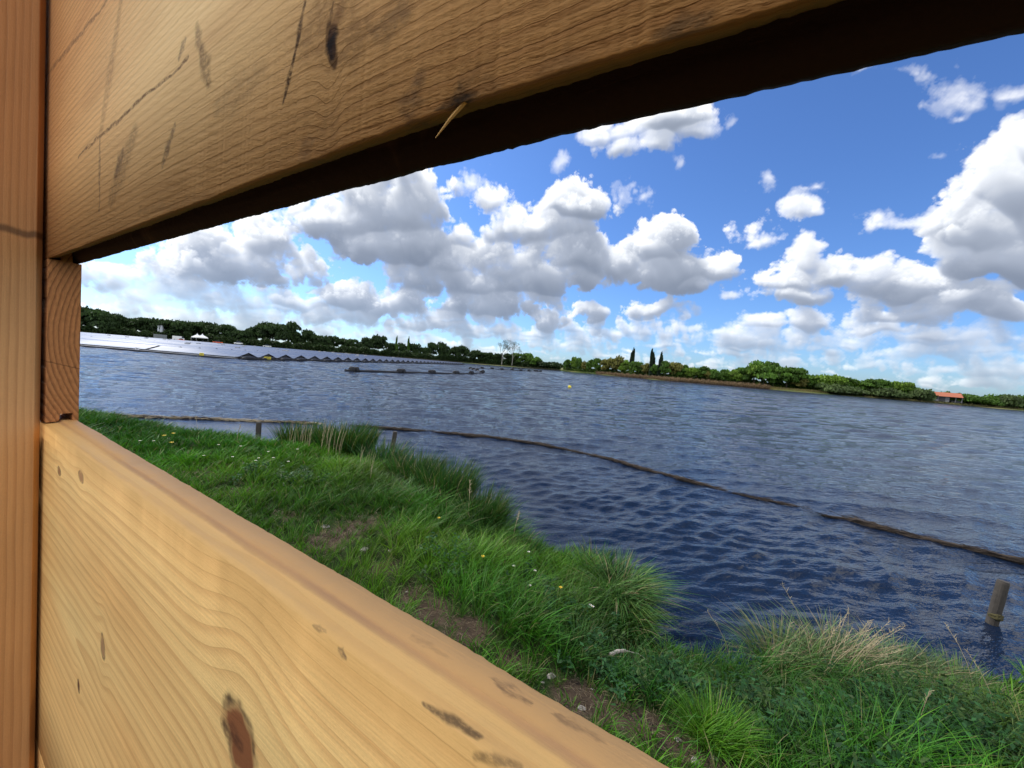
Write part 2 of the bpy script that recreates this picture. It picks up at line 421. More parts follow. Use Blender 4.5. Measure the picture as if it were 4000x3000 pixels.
def gauss(x, z, xk, zk, rx, rz): return e_exp((((x-xk)/rx)**2.0+((z-zk)/rz)**2.0)*-1.0)
def seg(x, z, a, b, w):                       # soft mask of a line segment
    dx, dz = b[0]-a[0], b[1]-a[1]; L2 = dx*dx+dz*dz
    t = e_min(e_max(((x-a[0])*dx+(z-a[1])*dz)/L2, 0.0), 1.0)
    d = e_sqrt((x-a[0]-t*dx)**2.0+(z-a[1]-t*dz)**2.0)*(e_abs(t-.45)*1.3+.72)
    return e_step(d, w*.25, w, 1.0, 0.0)
def wood(name, face, early, late, pale, ring, zc, y0, knots=(), marks=(), rough_saw=0.0, line=.6, extra=None, fibre=.10):
    """softwood: growth rings cut by the face, knots that push the grain aside, fibres, stains"""
    m, b = new_mat(name)
    X, Y, Z = e_coords()
    if face == 'front': x, z = X, Z+(Y-NF)*1.0
    elif face == 'post': x, z = Z, Y+X*.6
    w = e_noise(x, z, 0.0, scale=1.0, detail=0)
    zz = z+e_noise(x*1.6, z*3.5, Y*4.0, detail=1)*.0075+e_noise(x*7.0, z*22.0, 1.0, detail=1)*.0022
    kmask = None
    for (kx, kz, rx, rz, st, dark) in knots:
        g = gauss(x, z, kx, kz, rx*2.6, rz*3.4)
        zz = zz-(z-kz)*g*(st*.75)
        gk = gauss(x+e_noise(x*55.0, z*55.0, kx*9, detail=3)*rx*.45+(z-kz)*.25, z+e_noise(x*70.0, z*50.0, 4.0, detail=2)*rz*.3, kx, kz, rx, rz)
        k = e_step(gk, .25, .6)
        rim = (e_step(gk, .14, .30)-e_step(gk, .34, .52))*e_step(e_noise(x*70.0, z*70.0, 8.0), -.7, .5)
        kk = (k, rim, dark)
        kmask = (kmask or [])+[kk]
    r = e_sqrt((zz-zc)**2.0+(e_noise(x*.9, 3.7, 2.0, detail=0)*.05+y0)**2.0)
    ph = r/ring+e_noise(x*.8, r*30.0, 5.0, detail=1)*.55
    f = e_frac(ph)
    ln = e_step(f, .35, .93)*e_step(f, .955, 1.0, 1.0, 0.0)
    var = e_step(e_noise(x*.5, r*60.0, 9.0, detail=1), -.7, .7, .35, 1.0)
    col = e_mix(e_step(e_noise(x*1.1, z*5.0, 4.0, detail=2), -.5, .5), early, pale)
    col = e_mix(ln*var*line, col, late)
    fib = e_noise(x*11.0, z*430.0, 3.0, detail=3, rough=.65)
    grit = e_noise(x*420.0, z*420.0, Y*420.0, detail=2)
    blot = e_noise(x*9.0, z*26.0, 2.2, detail=3)
    flk = e_step(e_noise(x*26.0, z*900.0, 6.0, detail=2), .38, .62)*e_step(e_noise(x*3.0, z*20.0, 11.0), -.4, .5)
    col = e_scale(col, fib*(fibre*1.5)+grit*.09+blot*.10+1.0)
    col = e_mix(flk*.42, col, late)
    if extra: col = extra(col, x, z, X, Y, Z)
    for (k, rim, dark) in kmask or []:
        col = e_mix(k, col, dark); col = e_mix(rim*.9, col, (.04, .018, .009))
    jx = e_noise(x*35.0, z*60.0, 7.0, detail=3)*.005+e_noise(x*9.0, z*12.0, 1.0, detail=2)*.008
    for mk in marks:
        a, c, wd, strength, tone = mk
        mm = seg(x+jx, z+jx, a, c, wd)*e_step(e_noise(x*110.0+z*40.0, z*170.0, wd*1000, detail=4, rough=.7), -.55, .25)*(e_step(Y, NF+.004, NF+.007, 1.0, 0.0) if not rough_saw else 1.0)
        col = e_mix(mm*strength, col, tone)
    setp(b, Base_Color=col, Roughness=.62 if not rough_saw else .8)
    b.inputs['Specular IOR Level'].default_value = .28
    h = ln*-.25+fib*.25+grit*.15
    if rough_saw:
        saw = e_noise(x*45.0+z*30.0, z*210.0+x*25.0, 0.0, detail=4, rough=.6)
        pit = e_step(e_noise(x*120.0, z*330.0, 3.0, detail=3), .25, .7)
        h = h+saw*rough_saw*.45-pit*rough_saw*.30
    bump(b, h, .6, .0010 if not rough_saw else .0013)
    return m

P = lambda x, y, n=None: wall_pt(x*4000/2212, y*4000/2212, n)
def K(px, py, rx, rz, st, dark): x, z = P(px, py); return (x, z, rx, rz, st, dark)
RED, BRN = (.24, .085, .028), (.13, .05, .018)
def top_pt(px, py):
    d = pix_dir(px*4000/2212, py*4000/2212); k = (HL-EYE)/d.z; return (-d.dot(D_)*k, d.dot(N_)*k)
TOPM = [(top_pt(1070,1490), top_pt(1135,1532), .0045, .62), (top_pt(1205,1560), top_pt(1290,1612), .0034, .5), (top_pt(890,1390), top_pt(960,1432), .003, .25)]
def low_extra(col, x, z, X, Y, Z):
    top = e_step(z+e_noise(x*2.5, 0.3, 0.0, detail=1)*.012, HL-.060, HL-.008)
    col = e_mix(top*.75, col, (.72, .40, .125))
    tongue = e_step(Y, NF+THK*.40, NF+THK*.46)*e_step(Z, HL-.01, HL-.004)
    col = e_mix(tongue*.8, col, (.60, .32, .115))
    stp = e_step(e_abs(Y-(NF+THK*.44)+e_noise(x*8.0, 0.0, 1.0, detail=3)*.0012), .0006, .0035, 1.0, 0.0)*e_step(Z, HL-.006, HL-.002)
    stp = stp*e_step(e_noise(x*3.0, 5.0, 2.0, detail=3), -.5, .4)
    col = e_mix(stp*.6, col, (.26,.13,.085))
    for a, c, wd, st in TOPM:
        mm = seg(x+e_noise(x*60.0, Y*300.0, 1.0, detail=3)*.010, Y+e_noise(x*90.0, Y*200.0, 5.0, detail=3)*.003, a, c, wd)*e_step(e_noise(x*90.0, Y*300.0, wd*900, detail=4, rough=.7), -.45, .35)*e_step(Z, HL-.006, HL-.002)
        col = e_mix(mm*st, col, (.085,.042,.025))
    return col
BLK = (.045, .024, .013)
marks = []
def M_(a, b, w, s, tone=BLK, n=None): marks.append((P(*a, n), P(*b, n), w, s, tone))
M_((905,1525),(1010,1598),.0032,.8); M_((1010,1640),(1100,1659),.004,.6); M_((680,1352),(700,1362),.0035,.6,(.14,.08,.04)); M_((733,1405),(748,1418),.004,.75,(.12,.07,.04))
M_((480,1560),(520,1615),.008,.75,(.07,.025,.01))
lower_mat = wood('pine_planed', 'front', (.86,.48,.160), (.56,.25,.072), (.89,.60,.225), .0155, HL-.275, .012,
    knots=[K(222,1398,.009,.013,.9,(.40,.22,.09)), K(519,1600,.022,.026,.85,RED), K(128,1018,.011,.006,.8,(.36,.17,.06)), K(175,1030,.012,.0065,.85,(.38,.19,.07)),
           K(170,1482,.007,.008,.7,BRN)], marks=marks, extra=low_extra, line=.55, fibre=.17)
marks = []
M_((170,336),(405,128),.0035,.85,(.12,.055,.02)); M_((218,285),(262,0),.016,.42,(.25,.125,.05)); M_((607,232),(640,100),.003,.95); M_((640,100),(662,0),.0035,.95)
M_((100,165),(232,0),.005,.7,(.16,.075,.03)); M_((352,352),(378,270),.007,.7,(.09,.06,.045)); M_((215,300),(214,455),.006,.6,(.10,.06,.04))
M_((240,430),(290,290),.022,.42,(.14,.075,.035)); M_((250,375),(265,330),.012,.6,(.08,.05,.035)); M_((450,180),(435,112),.011,.65,(.10,.05,.018)); M_((432,105),(424,60),.008,.55,(.14,.08,.04))
M_((390,115),(400,85),.006,.6,(.10,.06,.04)); M_((668,85),(745,0),.030,.45,(.20,.09,.03)); M_((735,120),(790,70),.018,.45,(.17,.08,.03)); M_((895,215),(905,180),.012,.6,(.13,.08,.05))
M_((470,230),(560,160),.018,.28,(.2,.11,.05)); M_((820,60),(870,40),.012,.5,(.15,.09,.05)); M_((1000,178),(1070,190),.010,.35,(.15,.09,.05)); M_((1180,170),(1240,160),.012,.3,(.15,.09,.05))
M_((700,330),(712,260),.020,.16,(.25,.15,.09)); M_((650,345),(665,318),.012,.35,(.2,.12,.08)); M_((945,245),(1025,212),.006,.9,(.04,.03,.02)); M_((985,222),(1000,215),.010,.9,(.03,.025,.02))
M_((1430,80),(1510,52),.006,.6,(.09,.08,.06)); M_((715,70),(716,122),.005,.98,(.02,.014,.012)); M_((716,70),(738,0),.006,.55,(.22,.10,.04)); M_((708,60),(722,0),.002,.7,(.08,.04,.02)); M_((300,460),(560,400),.006,.2,(.2,.11,.06))
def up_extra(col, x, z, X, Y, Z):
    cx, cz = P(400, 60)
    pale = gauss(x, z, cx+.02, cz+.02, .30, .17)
    col = e_mix(pale*.8, col, (.95,.66,.30))  # soft light on the board's top centre, painted into the wood colour
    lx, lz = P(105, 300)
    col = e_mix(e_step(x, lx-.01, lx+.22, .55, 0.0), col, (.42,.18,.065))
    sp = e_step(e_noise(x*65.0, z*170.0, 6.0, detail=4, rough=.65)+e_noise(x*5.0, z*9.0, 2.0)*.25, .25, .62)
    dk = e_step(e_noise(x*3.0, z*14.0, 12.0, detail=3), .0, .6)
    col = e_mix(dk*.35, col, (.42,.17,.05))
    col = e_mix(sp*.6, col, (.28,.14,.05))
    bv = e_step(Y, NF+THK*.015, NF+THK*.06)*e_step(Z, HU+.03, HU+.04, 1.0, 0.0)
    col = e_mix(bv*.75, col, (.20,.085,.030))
    gr_shade = e_step(Y, NF+THK*.30, NF+THK*.40)*e_step(Z, HU+.03, HU+.04, 1.0, 0.0)  # shade of the underside and groove, painted in as near-black brown
    return e_mix(gr_shade*.95, col, (.018,.008,.005))
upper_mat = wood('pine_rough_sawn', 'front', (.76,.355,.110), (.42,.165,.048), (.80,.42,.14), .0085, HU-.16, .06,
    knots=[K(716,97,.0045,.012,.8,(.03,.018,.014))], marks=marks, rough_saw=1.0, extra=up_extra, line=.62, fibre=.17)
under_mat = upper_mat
def post_z(px, py):
    d = pix_dir(px, py); return EYE+d.z*L_/d.dot(D_)
def post_extra(col, x, z, X, Y, Z):
    return e_mix(e_step(e_abs(x-post_z(60,903)+e_noise(z*60.0,1.0,1.0)*.006), .002, .009, 1.0, 0.0)*.75, col, (.09,.045,.02))
post_mat = wood('post_timber', 'post', (.48,.225,.080), (.31,.130,.043), (.56,.30,.115), .0085, -L_*.6-.02, .015,
    extra=post_extra, line=.5, fibre=.06)
def endgrain():
    m, b = new_mat('end_grain'); X, Y, Z = e_coords()
    yy, zz = Y-(NB+.085), Z-(HL+.16)
    wob = e_noise(Y*30.0, Z*14.0, 0.0, detail=3)*.0035
    r = e_sqrt(yy**2.0+(zz*.62)**2.0)+wob
    f = e_frac(r/.0062+e_noise(Z*8.0, Y*8.0, 4.0)*.25)
    ln = e_step(f, .35, .9)*e_step(f, .93, 1.0, 1.0, 0.0)
    rag = e_noise(Y*260.0, Z*110.0, 0.0, detail=3)
    col = e_mix(ln*.55, (.42,.175,.060), (.15,.055,.022))
    col = e_scale(col, rag*.28+1.0)
    ck = e_step(e_abs(Z-HL-.150+Y*.3+rag*.002-.0), .0, .0016, 1.0, 0.0)
    col = e_mix(ck*.6, col, (.05,.02,.01))
    setp(b, Base_Color=col, Roughness=.9); b.inputs['Specular IOR Level'].default_value = .15
    bump(b, ln*-.7+rag*.6, .8, .0018)
    return m
jamb_mat = endgrain()

screen = empty('viewing_screen', (0, 0, 0))
Rz = math.atan2(-D_.y, -D_.x); screen.rotation_euler = (0, 0, Rz)
tag(screen, 'screen of thick pine boards with a long viewing gap, nailed to an upright post', 'wooden screen')

def line_fix(pts, n, z0):
    """sawn edges are not quite parallel: linear drift of an edge along the board"""
    q = [wall_pt(px, py, n) for px, py in pts]; X_ = np.array([-0+a for a, b in q]); Z_ = np.array([b-z0 for a, b in q]); o = np.argsort(X_)
    return X_[o], Z_[o]
def board(name, prof, x0, x1, mat, rough=0, nx=420, seed=1, drift=None):
    """profile (y, z) swept along the grain, edges slightly torn and uneven"""
    r = np.random.RandomState(seed)
    P_ = []
    n = len(prof)
    for i in range(n):                          # subdivide long sides
        a, b = prof[i], prof[(i+1) % n]; L = math.hypot(b[0]-a[0], b[1]-a[1]); k = max(1, int(L/.012)) if L < .1 else 4
        for j in range(k): P_.append((a[0]+(b[0]-a[0])*j/k, a[1]+(b[1]-a[1])*j/k, j == 0))
    n = len(P_)
    xs = np.linspace(x0, x1, nx)
    V = np.zeros((nx, n, 3), np.float32)
    for j, (y, z, corner) in enumerate(P_):
        k = r.randn(nx)*.0006; k2 = np.interp(np.arange(nx), np.arange(0,nx,9), r.randn(len(np.arange(0,nx,9))))*.0012
        amp = rough if corner else rough*.25
        V[:,j,0] = xs; V[:,j,1] = y+(r.randn(nx)*.0004)*amp; V[:,j,2] = z+(k+k2)*amp
        if drift and z < HU+.03:
            tt = min(max((y-NF)/THK, 0), 1); V[:,j,2] += np.interp(xs, *drift[0])*(1-tt)+np.interp(xs, *drift[1])*tt
    I = np.arange(nx-1)[:,None]*n+np.arange(n)[None,:]; J = np.arange(nx-1)[:,None]*n+(np.arange(n)[None,:]+1) % n
    Q = np.stack([I, J, J+n, I+n], -1).reshape(-1, 4)
    loops = np.concatenate([Q.ravel(), np.arange(n)[::-1], np.arange(n)+(nx-1)*n])
    starts = np.concatenate([np.arange(len(Q))*4, [len(Q)*4, len(Q)*4+n]]); tot = np.concatenate([np.full(len(Q),4), [n, n]])
    me = np_mesh(name, V.reshape(-1,3), loops, starts, tot)
    bm = bmesh.new(); bm.from_mesh(me); bmesh.ops.recalc_face_normals(bm, faces=bm.faces); bm.to_mesh(me); bm.free()
    return link(name, me, mat, screen)
T = THK
X0, X1 = -L_-.10, 1.5
# upper board: bevelled front arris, grooved underside, outer lip
up_prof = [(NF, HU), (NF, HU+.62), (NB, HU+.62), (NB, HUB), (NB-.10*T, HUB-.0), (NB-.26*T, HU+.010), (NB-.30*T, HU+.022), (NF+.36*T, HU+.022), (NF+.33*T, HU+.004)]
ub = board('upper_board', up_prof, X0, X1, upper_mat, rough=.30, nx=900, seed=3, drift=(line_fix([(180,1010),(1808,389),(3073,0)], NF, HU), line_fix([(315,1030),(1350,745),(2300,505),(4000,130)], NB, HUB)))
lo_prof = [(NF, HL-.003), (NF+.0015, HL-.0008), (NF+.004, HL), (NF+.40*T, HL+.0005), (NF+.47*T, HLB-.001), (NF+.52*T, HLB+.0), (NB-.003, HLB+.0), (NB, HLB-.003), (NB, HL-.60), (NF, HL-.60)]
lb = board('lower_board', lo_prof, X0, X1, lower_mat, rough=.35, nx=500, seed=4)
MB().prism([(NF,HL-.602),(NF,HL-1.06),(NB,HL-1.06),(NB,HL-.602)], X0, X1).build('lower_board', lower_mat, screen, bevel=.002)
MB().prism([(NF,HU+.622),(NF,HU+1.1),(NB,HU+1.1),(NB,HU+.622)], X0, X1).build('upper_board', upper_mat, screen, bevel=.002)
# block that closes the gap at its left end, its sawn end grain towards us, with the groove for the tongue
g0, g1 = NF+.44*T, NF+.80*T
jp = [(NF+.0005, HU-.0008), (NF+.38*T, HU-.0008), (NF+.38*T, HU+.021), (NB-.31*T, HU+.021), (NB-.27*T, HUB-.001), (NB-.0005, HUB-.001), (NB-.0005, HL-.0), (g1, HL+.001), (g1, HLB+.013), (g0, HLB+.013), (g0-.03*T, HLB+.002), (g0-.10*T, HL+.003), (NF+.0005, HL+.002)]
MB().prism(jp, -L_-.095, -L_).build('end_block', jamb_mat, screen, bevel=.0008)
# the upright in front of the boards
yb = NF-.0035; y1 = L_*ratio(138); gz = .35
ch = .014
pp = [(-L_-.09, yb-.10), (-L_, yb-.10), (-L_, y1), (-L_-ch, yb), (-L_-.09, yb)]
V = [(x+(EYE-zz)*-.0, y, zz) for zz in (gz, HU+1.15) for x, y in pp]
mb = MB(); mb.add(V, [(0,1,2,3,4)[::-1], (5,6,7,8,9)]+[(i,(i+1)%5,(i+1)%5+5,i+5) for i in range(5)])
post = mb.build('post', post_mat, screen, bevel=.0012)
MB().box((X1-.09, yb-.10, gz), (X1, yb, HU+1.15)).build('post', post_mat, screen, bevel=.003)
MB().box((X0+.2, yb-.05, HU+1.102), (X1-.1, NB, HU+1.15)).build('cap_rail', upper_mat, screen, bevel=.002)
# long splinter hanging from the torn arris of the upper board, tufts of torn fibre along it
sx, sz = P(985, 225)
a = Vector((sx+.004, NF+.002, HU+.001)); e2 = P(935, 293, NF+.004); bpt = Vector((e2[0], NF+.006, e2[1]))
MB().tube([a, a.lerp(bpt,.5)+Vector((0,0,.0006)), bpt], [.0011, .0008, .0002], n=5).build('splinter', lower_mat, screen)
# ---------------------------------------------------------------- lake outline and ground sheet
kk = 4000/2212
NEAR = [(175,908),(300,920),(390,940),(455,955),(520,966),(590,974),(640,982),(700,985),(760,990),(840,1002),(900,1035),(980,1075),(1040,1105),(1075,1140),(1100,1168),
        (1180,1195),(1255,1218),(1320,1240),(1350,1275),(1368,1325),(1395,1385),(1480,1425),(1570,1446),(1625,1450),(1700,1440),(1800,1442),(1950,1450),(2050,1460),(2212,1490)]
near_w = [at(x*kk, y*kk, 0) for x, y in NEAR]
LAKE = [(-330,38),(-120,20),(-45,14.5),(-20,11.6)]+[(p.x,p.y) for p in near_w]+[(6.5,2.9),(12,1.5),(30,-4),(120,-40),(400,-160),
        (430,60),(330,120),(260,138),(200,152),(175,163),(140,171),(115,180),(79,190),(52,236),(34,282),(0,300),(-38,298),(-100,240),(-250,222),(-420,210),(-520,120)]
FAR = [(430,60),(330,120),(260,138),(200,152),(175,163),(140,171),(115,180),(79,190),(52,236),(34,282),(0,300),(-38,298),(-100,240),(-250,222),(-420,210)]
LP = np.array(LAKE)
def lake_sd(x, y):
    """signed distance to the shore, positive on land"""
    x = np.asarray(x, float); y = np.asarray(y, float)
    d = np.full(x.shape, 1e9); ins = np.zeros(x.shape, bool)
    for i in range(len(LP)):
        a, b = LP[i], LP[(i+1) % len(LP)]; e = b-a
        t = np.clip(((x-a[0])*e[0]+(y-a[1])*e[1])/(e@e), 0, 1)
        d = np.minimum(d, np.hypot(x-a[0]-t*e[0], y-a[1]-t*e[1]))
        c = ((a[1] > y) != (b[1] > y)) & (x < (b[0]-a[0])*(y-a[1])/((b[1]-a[1]) or 1e-9)+a[0])
        ins ^= c
    return np.where(ins, -d, d)
_lat = (np.random.RandomState(3).rand(32,32,32)*2-1).astype(np.float32)
def ground_z(x, y):
    sd = lake_sd(x, y); r = np.hypot(x, y)
    near = np.clip(1-(r-30)/60, 0, 1)
    s = np.clip(sd/1.7, 0, 1); s = s*s*(3-2*s)
    nz = noise3(_lat, np.asarray(x)*1.1+50, np.asarray(y)*1.1+50, 0*np.asarray(x)+1.5)*.05+noise3(_lat, np.asarray(x)*4+50, np.asarray(y)*4+50, 0*np.asarray(x)+3.5)*.022
    zn = np.where(sd > 0, .10*np.clip(sd/.12, 0, 1)+.42*s+nz*np.clip(sd/.5,0,1), np.maximum(-.6, sd*.8))
    zf = np.where(sd > 0, np.minimum(.9, sd*.16), np.maximum(-.8, sd*.15))
    return zn*near+zf*(1-near)
def spaced(lo, hi, fine, a, b):
    xs = list(np.arange(lo, hi+fine/2, fine)); d = fine; x = lo
    while x > a: d *= 1.16; x -= min(d, 160); xs.insert(0, x)
    d = fine; x = xs[-1]
    while x < b: d *= 1.16; x += min(d, 160); xs.append(x)
    return np.array(xs)
gx = spaced(-13, 7, .07, -4000, 4000); gy = spaced(-1.5, 13.5, .07, -2500, 5000)
GX_, GY_ = np.meshgrid(gx, gy)
GZ_ = ground_z(GX_, GY_)
nx_, ny_ = len(gx), len(gy)
I = (np.arange(ny_-1)[:,None]*nx_+np.arange(nx_-1)[None,:]).ravel()
gq = np.stack([I, I+1, I+nx_+1, I+nx_], -1)
DIRT = [(880,1290,.22,.9),(1010,1370,.2,.9),(720,1165,.38,.6),(790,1145,.35,.6),(1250,1500,.17,.9),(1400,1575,.17,.9),(1480,1630,.18,.9),(430,1030,.5,.5),(540,1075,.4,.5),(830,1230,.2,.7),
        (1100,1425,.14,.8),(1330,1550,.15,.8),(930,1325,.18,.9),(640,1120,.35,.5),(1560,1655,.2,.8)]
dirt_w = [(at(x*kk, y*kk, .5), r, s) for x, y, r, s in DIRT]
def dirt(x, y):
    d = np.zeros(np.shape(x))
    for p, r, s in dirt_w: d = np.maximum(d, s*np.exp(-(((x-p.x)**2+(y-p.y)**2)/r**2)))
    n = x*N_.x+y*N_.y-NB
    d = np.maximum(d, np.clip(1-(n-.08)/.25, 0, 1)*.55)
    d = np.maximum(d, (n < .1)*1.0)
    return np.clip(d+.35*noise3(_lat, np.asarray(x)*2.5+80, np.asarray(y)*2.5+80, 0*np.asarray(x)+6.5)*(d > .1), 0, 1)
gd = dirt(GX_, GY_).ravel()*(np.hypot(GX_, GY_).ravel() < 40)
gcol = np.stack([gd, 0*gd, 0*gd], -1)
gme = quad_mesh('ground', np.stack([GX_.ravel(), GY_.ravel(), GZ_.ravel()], -1), gq, gcol, smooth=True)
m, b = new_mat('soil_and_turf')
x, y, z = e_coords()
at_ = E.nt.nodes.new('ShaderNodeVertexColor'); at_.layer_name = 'tint'
sp_ = E.nt.nodes.new('ShaderNodeSeparateColor'); E.nt.links.new(at_.outputs[0], sp_.inputs[0]); dm = E(sp_.outputs[0])
n1 = e_noise(x, y, z, scale=9, detail=6, rough=.65); n2 = e_noise(x, y, z, scale=60, detail=4, rough=.7); n3 = e_noise(x, y, 0.0, scale=.05, detail=4)
soil = e_mix(e_step(n1, -.6, .6), (.040, .028, .018), (.090, .064, .042)); soil = e_scale(soil, n2*.5+1.0)
peb = e_step(e_noise(x, y, z, scale=38, detail=1), .50, .62); soil = e_mix(peb*.8, soil, (.22,.18,.145))
turf = e_mix(e_step(n1, -.5, .5), (.018, .040, .008), (.040, .055, .016))
farc = e_mix(e_step(n3, -.4, .4), (.06, .10, .02), (.20, .17, .07))
fd = e_step(e_sqrt(x*x+y*y), 30.0, 90.0)
turf = e_mix(fd, turf, farc)
setp(b, Base_Color=e_mix(e_step(dm+n1*.15, .30, .62), turf, soil), Roughness=.95); b.inputs['Specular IOR Level'].default_value = .1
bump(b, n2+n1*.6+peb*1.2, .7, .012)
tag(link('ground', gme, m), kind='structure')

# ---------------------------------------------------------------- water: real ripples near by, finer bump on top
az = np.concatenate([np.radians(np.arange(-62, 62, .10)), np.radians(np.arange(66, 294, 1.5))]); na = len(az)
rr = [2.0]
while rr[-1] < 1100: rr.append(rr[-1]*1.0062)
rr = np.array(rr); nr = len(rr)
A_, R_ = np.meshgrid(az, rr)
WX, WY = R_*np.sin(A_), R_*np.cos(A_); WZ = np.zeros_like(WX)
rw = np.random.RandomState(12)
cell = R_*.0088
sdw = -lake_sd(WX[::4, ::4], WY[::4, ::4]); sdw = np.repeat(np.repeat(sdw, 4, 0), 4, 1)[:nr, :na]
calm = np.clip(.25+sdw/2.2, .25, 1)
calm *= 1-.88*np.exp(-(((WX+6.6)/3.6)**4+((WY-10.1)/1.0)**2))
nw = 72
for i in range(nw):
    lam = .11*(15.0**((i/(nw-1.0))**1.6))*(1+.1*rw.randn())
    th = math.radians((-80 if i % 3 else -52)+rw.randn()*(15 if lam < .5 else 26))                # travel direction
    kx, ky = math.cos(th)*2*math.pi/lam, math.sin(th)*2*math.pi/lam
    a = .068*lam/(2*math.pi)*(1.7 if .12 < lam < .36 else .36)
    ph = kx*WX+ky*WY+rw.rand()*6.283+.6*np.sin(WX*.31+i)+.6*np.sin(WY*.27+2*i)
    fade = np.clip((lam/(cell*2.6))-1, 0, 1)
    if lam < .35: fade = fade*(.55+.45*np.sin(WX*.5/lam*.13+i)*np.sin(WY*.45/lam*.13+i*1.7))
    WZ += a*fade*(np.cos(ph)+.25*np.cos(2*ph))
for i in range(26):                                # longer wind waves further out on the open lake
    lam = 1.2*(4.2**(i/25.0)); th = math.radians((-82 if i % 3 else -58)+rw.randn()*16)
    kx, ky = math.cos(th)*2*math.pi/lam, math.sin(th)*2*math.pi/lam
    fd_ = np.clip(R_/(lam*11)-1, 0, 1)*np.clip((lam/(cell*2.2))-1, 0, 1)
    ph = kx*WX+ky*WY+rw.rand()*6.283+.8*np.sin(WX*.11/lam+i)+.8*np.sin(WY*.09/lam+2*i)
    WZ += .042*lam/(2*math.pi)*fd_*(np.cos(ph)+.25*np.cos(2*ph))
WZ *= calm
I = (np.arange(nr-1)[:,None]*na+np.arange(na-1)[None,:]).ravel()
wq = np.stack([I, I+1, I+na+1, I+na], -1)
J = np.arange(nr-1)*na+na-1
wq = np.concatenate([wq, np.stack([J, J-na+1, J+1, J+na], -1)])
wme = quad_mesh('water', np.stack([WX.ravel(), WY.ravel(), WZ.ravel()], -1), wq, None, smooth=True)
m, b = new_mat('lake_water')
x, y, z = e_coords(); rd = e_sqrt(x*x+y*y)
rot = lambda a: (x*math.cos(a)+y*math.sin(a), y*math.cos(a)-x*math.sin(a))
u1, v1 = rot(.20)
f1 = e_noise(u1*3.0, v1*7.0, 0.0, detail=4, rough=.6)
f2 = e_noise(u1*1.0, v1*2.6, 3.0, detail=4, rough=.6)
f3 = e_noise(u1*11.0, v1*22.0, 5.0, detail=2)
gust = e_step(e_noise(x*.05, y*.05, 1.0, detail=3), -.5, .5, .55, 1.0)
farw = e_step(rd, 7.0, 45.0)
f4 = e_noise(u1*.28, v1*1.1, 8.0, detail=5, rough=.65)
h = f1*.060*e_step(rd, 4.0, 20.0)+f2*.15*farw+f3*.0065+f4*.20*e_step(rd, 18.0, 70.0)+e_noise(u1*.045, v1*.20, 4.0, detail=4, rough=.6)*1.1*e_step(rd, 35.0, 120.0)+e_noise(u1*.012, v1*.05, 2.0, detail=3, rough=.6)*3.0*e_step(rd, 110.0, 260.0)
h = h*gust*(1.0-e_exp((((x+6.6)/3.6)**4.0+((y-10.1)/1.0)**2.0)*-1.0)*.85)
setp(b, Base_Color=(.005, .012, .029), Roughness=e_step(rd, 12.0, 110.0, .05, .13), IOR=1.333)
n = bump(b, h, 1.0, 1.0)
tag(link('water', wme, m), kind='structure')
# ---------------------------------------------------------------- grass, sedge, reeds
def leaf_mat(name, tint=(1,1,1), trans=.35, rough=.55, spec=.25):
    m, b = new_mat(name); nt = m.node_tree
    a = nt.nodes.new('ShaderNodeVertexColor'); a.layer_name = 'tint'
    c = E(a.outputs[0])
    if tint != (1,1,1):
        n = nt.nodes.new('ShaderNodeVectorMath'); n.operation = 'MULTIPLY'; nt.links.new(c.k, n.inputs[0]); n.inputs[1].default_value = tint; c = E(n.outputs[0])
    setp(b, Base_Color=c, Roughness=rough); b.inputs['Specular IOR Level'].default_value = spec
    tr = nt.nodes.new('ShaderNodeBsdfTranslucent'); nt.links.new(c.k, tr.inputs[0])
    mx = nt.nodes.new('ShaderNodeMixShader'); mx.inputs[0].default_value = trans
    nt.links.new(b.outputs[0], mx.inputs[1]); nt.links.new(tr.outputs[0], mx.inputs[2])
    nt.links.new(mx.outputs[0], nt.nodes['Material Output'].inputs[0])
    return m
grass_mat = leaf_mat('grass_blade', trans=.30)
foliage_mat = leaf_mat('foliage', trans=.28, rough=.6, spec=.2)
def blades(pos, L, az, lean, width, col, rs, droop=.35, twist=None):
    """pos n x 3, curved tapering blades; lean 0..1.6 bends them over"""
    n = len(pos); T_ = np.array([0, .38, .72, 1.0]); W_ = np.array([.75, 1.0, .7, .0])
    dx, dy = np.cos(az), np.sin(az)
    fa = (az+math.pi/2+rs.randn(n)*.9) if twist is None else twist
    px, py = np.cos(fa), np.sin(fa)
    V = np.zeros((n, 7, 3), np.float32); k = 0
    for i, t in enumerate(T_):
        off = lean*L*(.35*t+.65*t*t); up = L*(t-droop*lean*t*t)
        c = pos+np.stack([dx*off, dy*off, up], -1)
        if i < 3:
            w = width*W_[i]*.5; o = np.stack([px*w, py*w, 0*w], -1)
            V[:,k] = c-o; V[:,k+1] = c+o; k += 2
        else: V[:,k] = c
    base = (np.arange(n)*7)[:,None]
    lp = np.concatenate([base+np.array([0,1,3,2]), base+np.array([2,3,5,4]), base+np.array([4,5,6])], 1)
    st = (np.arange(n)*11)[:,None]+np.array([0,4,8]); tt = np.tile([4,4,3], n)
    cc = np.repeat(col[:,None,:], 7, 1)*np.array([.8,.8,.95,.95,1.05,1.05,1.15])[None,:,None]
    return V.reshape(-1,3), lp.ravel(), st.ravel(), tt, cc.reshape(-1,3)
rg = np.random.RandomState(77)
def hues(n, rs, base=(.046,.128,.012), dry=.04):
    b = np.array(base)[None,:]*(1+.28*rs.randn(n,1))*np.array([1,1,1])
    y = np.clip(rs.rand(n,1)-.55, 0, 1)*np.array([.11,.06,.0])
    c = np.clip(b+y, .006, .5)
    d = rs.rand(n) < dry
    c[d] = np.array([.30,.25,.13])*(.6+.5*rs.rand(d.sum(),1))
    return c
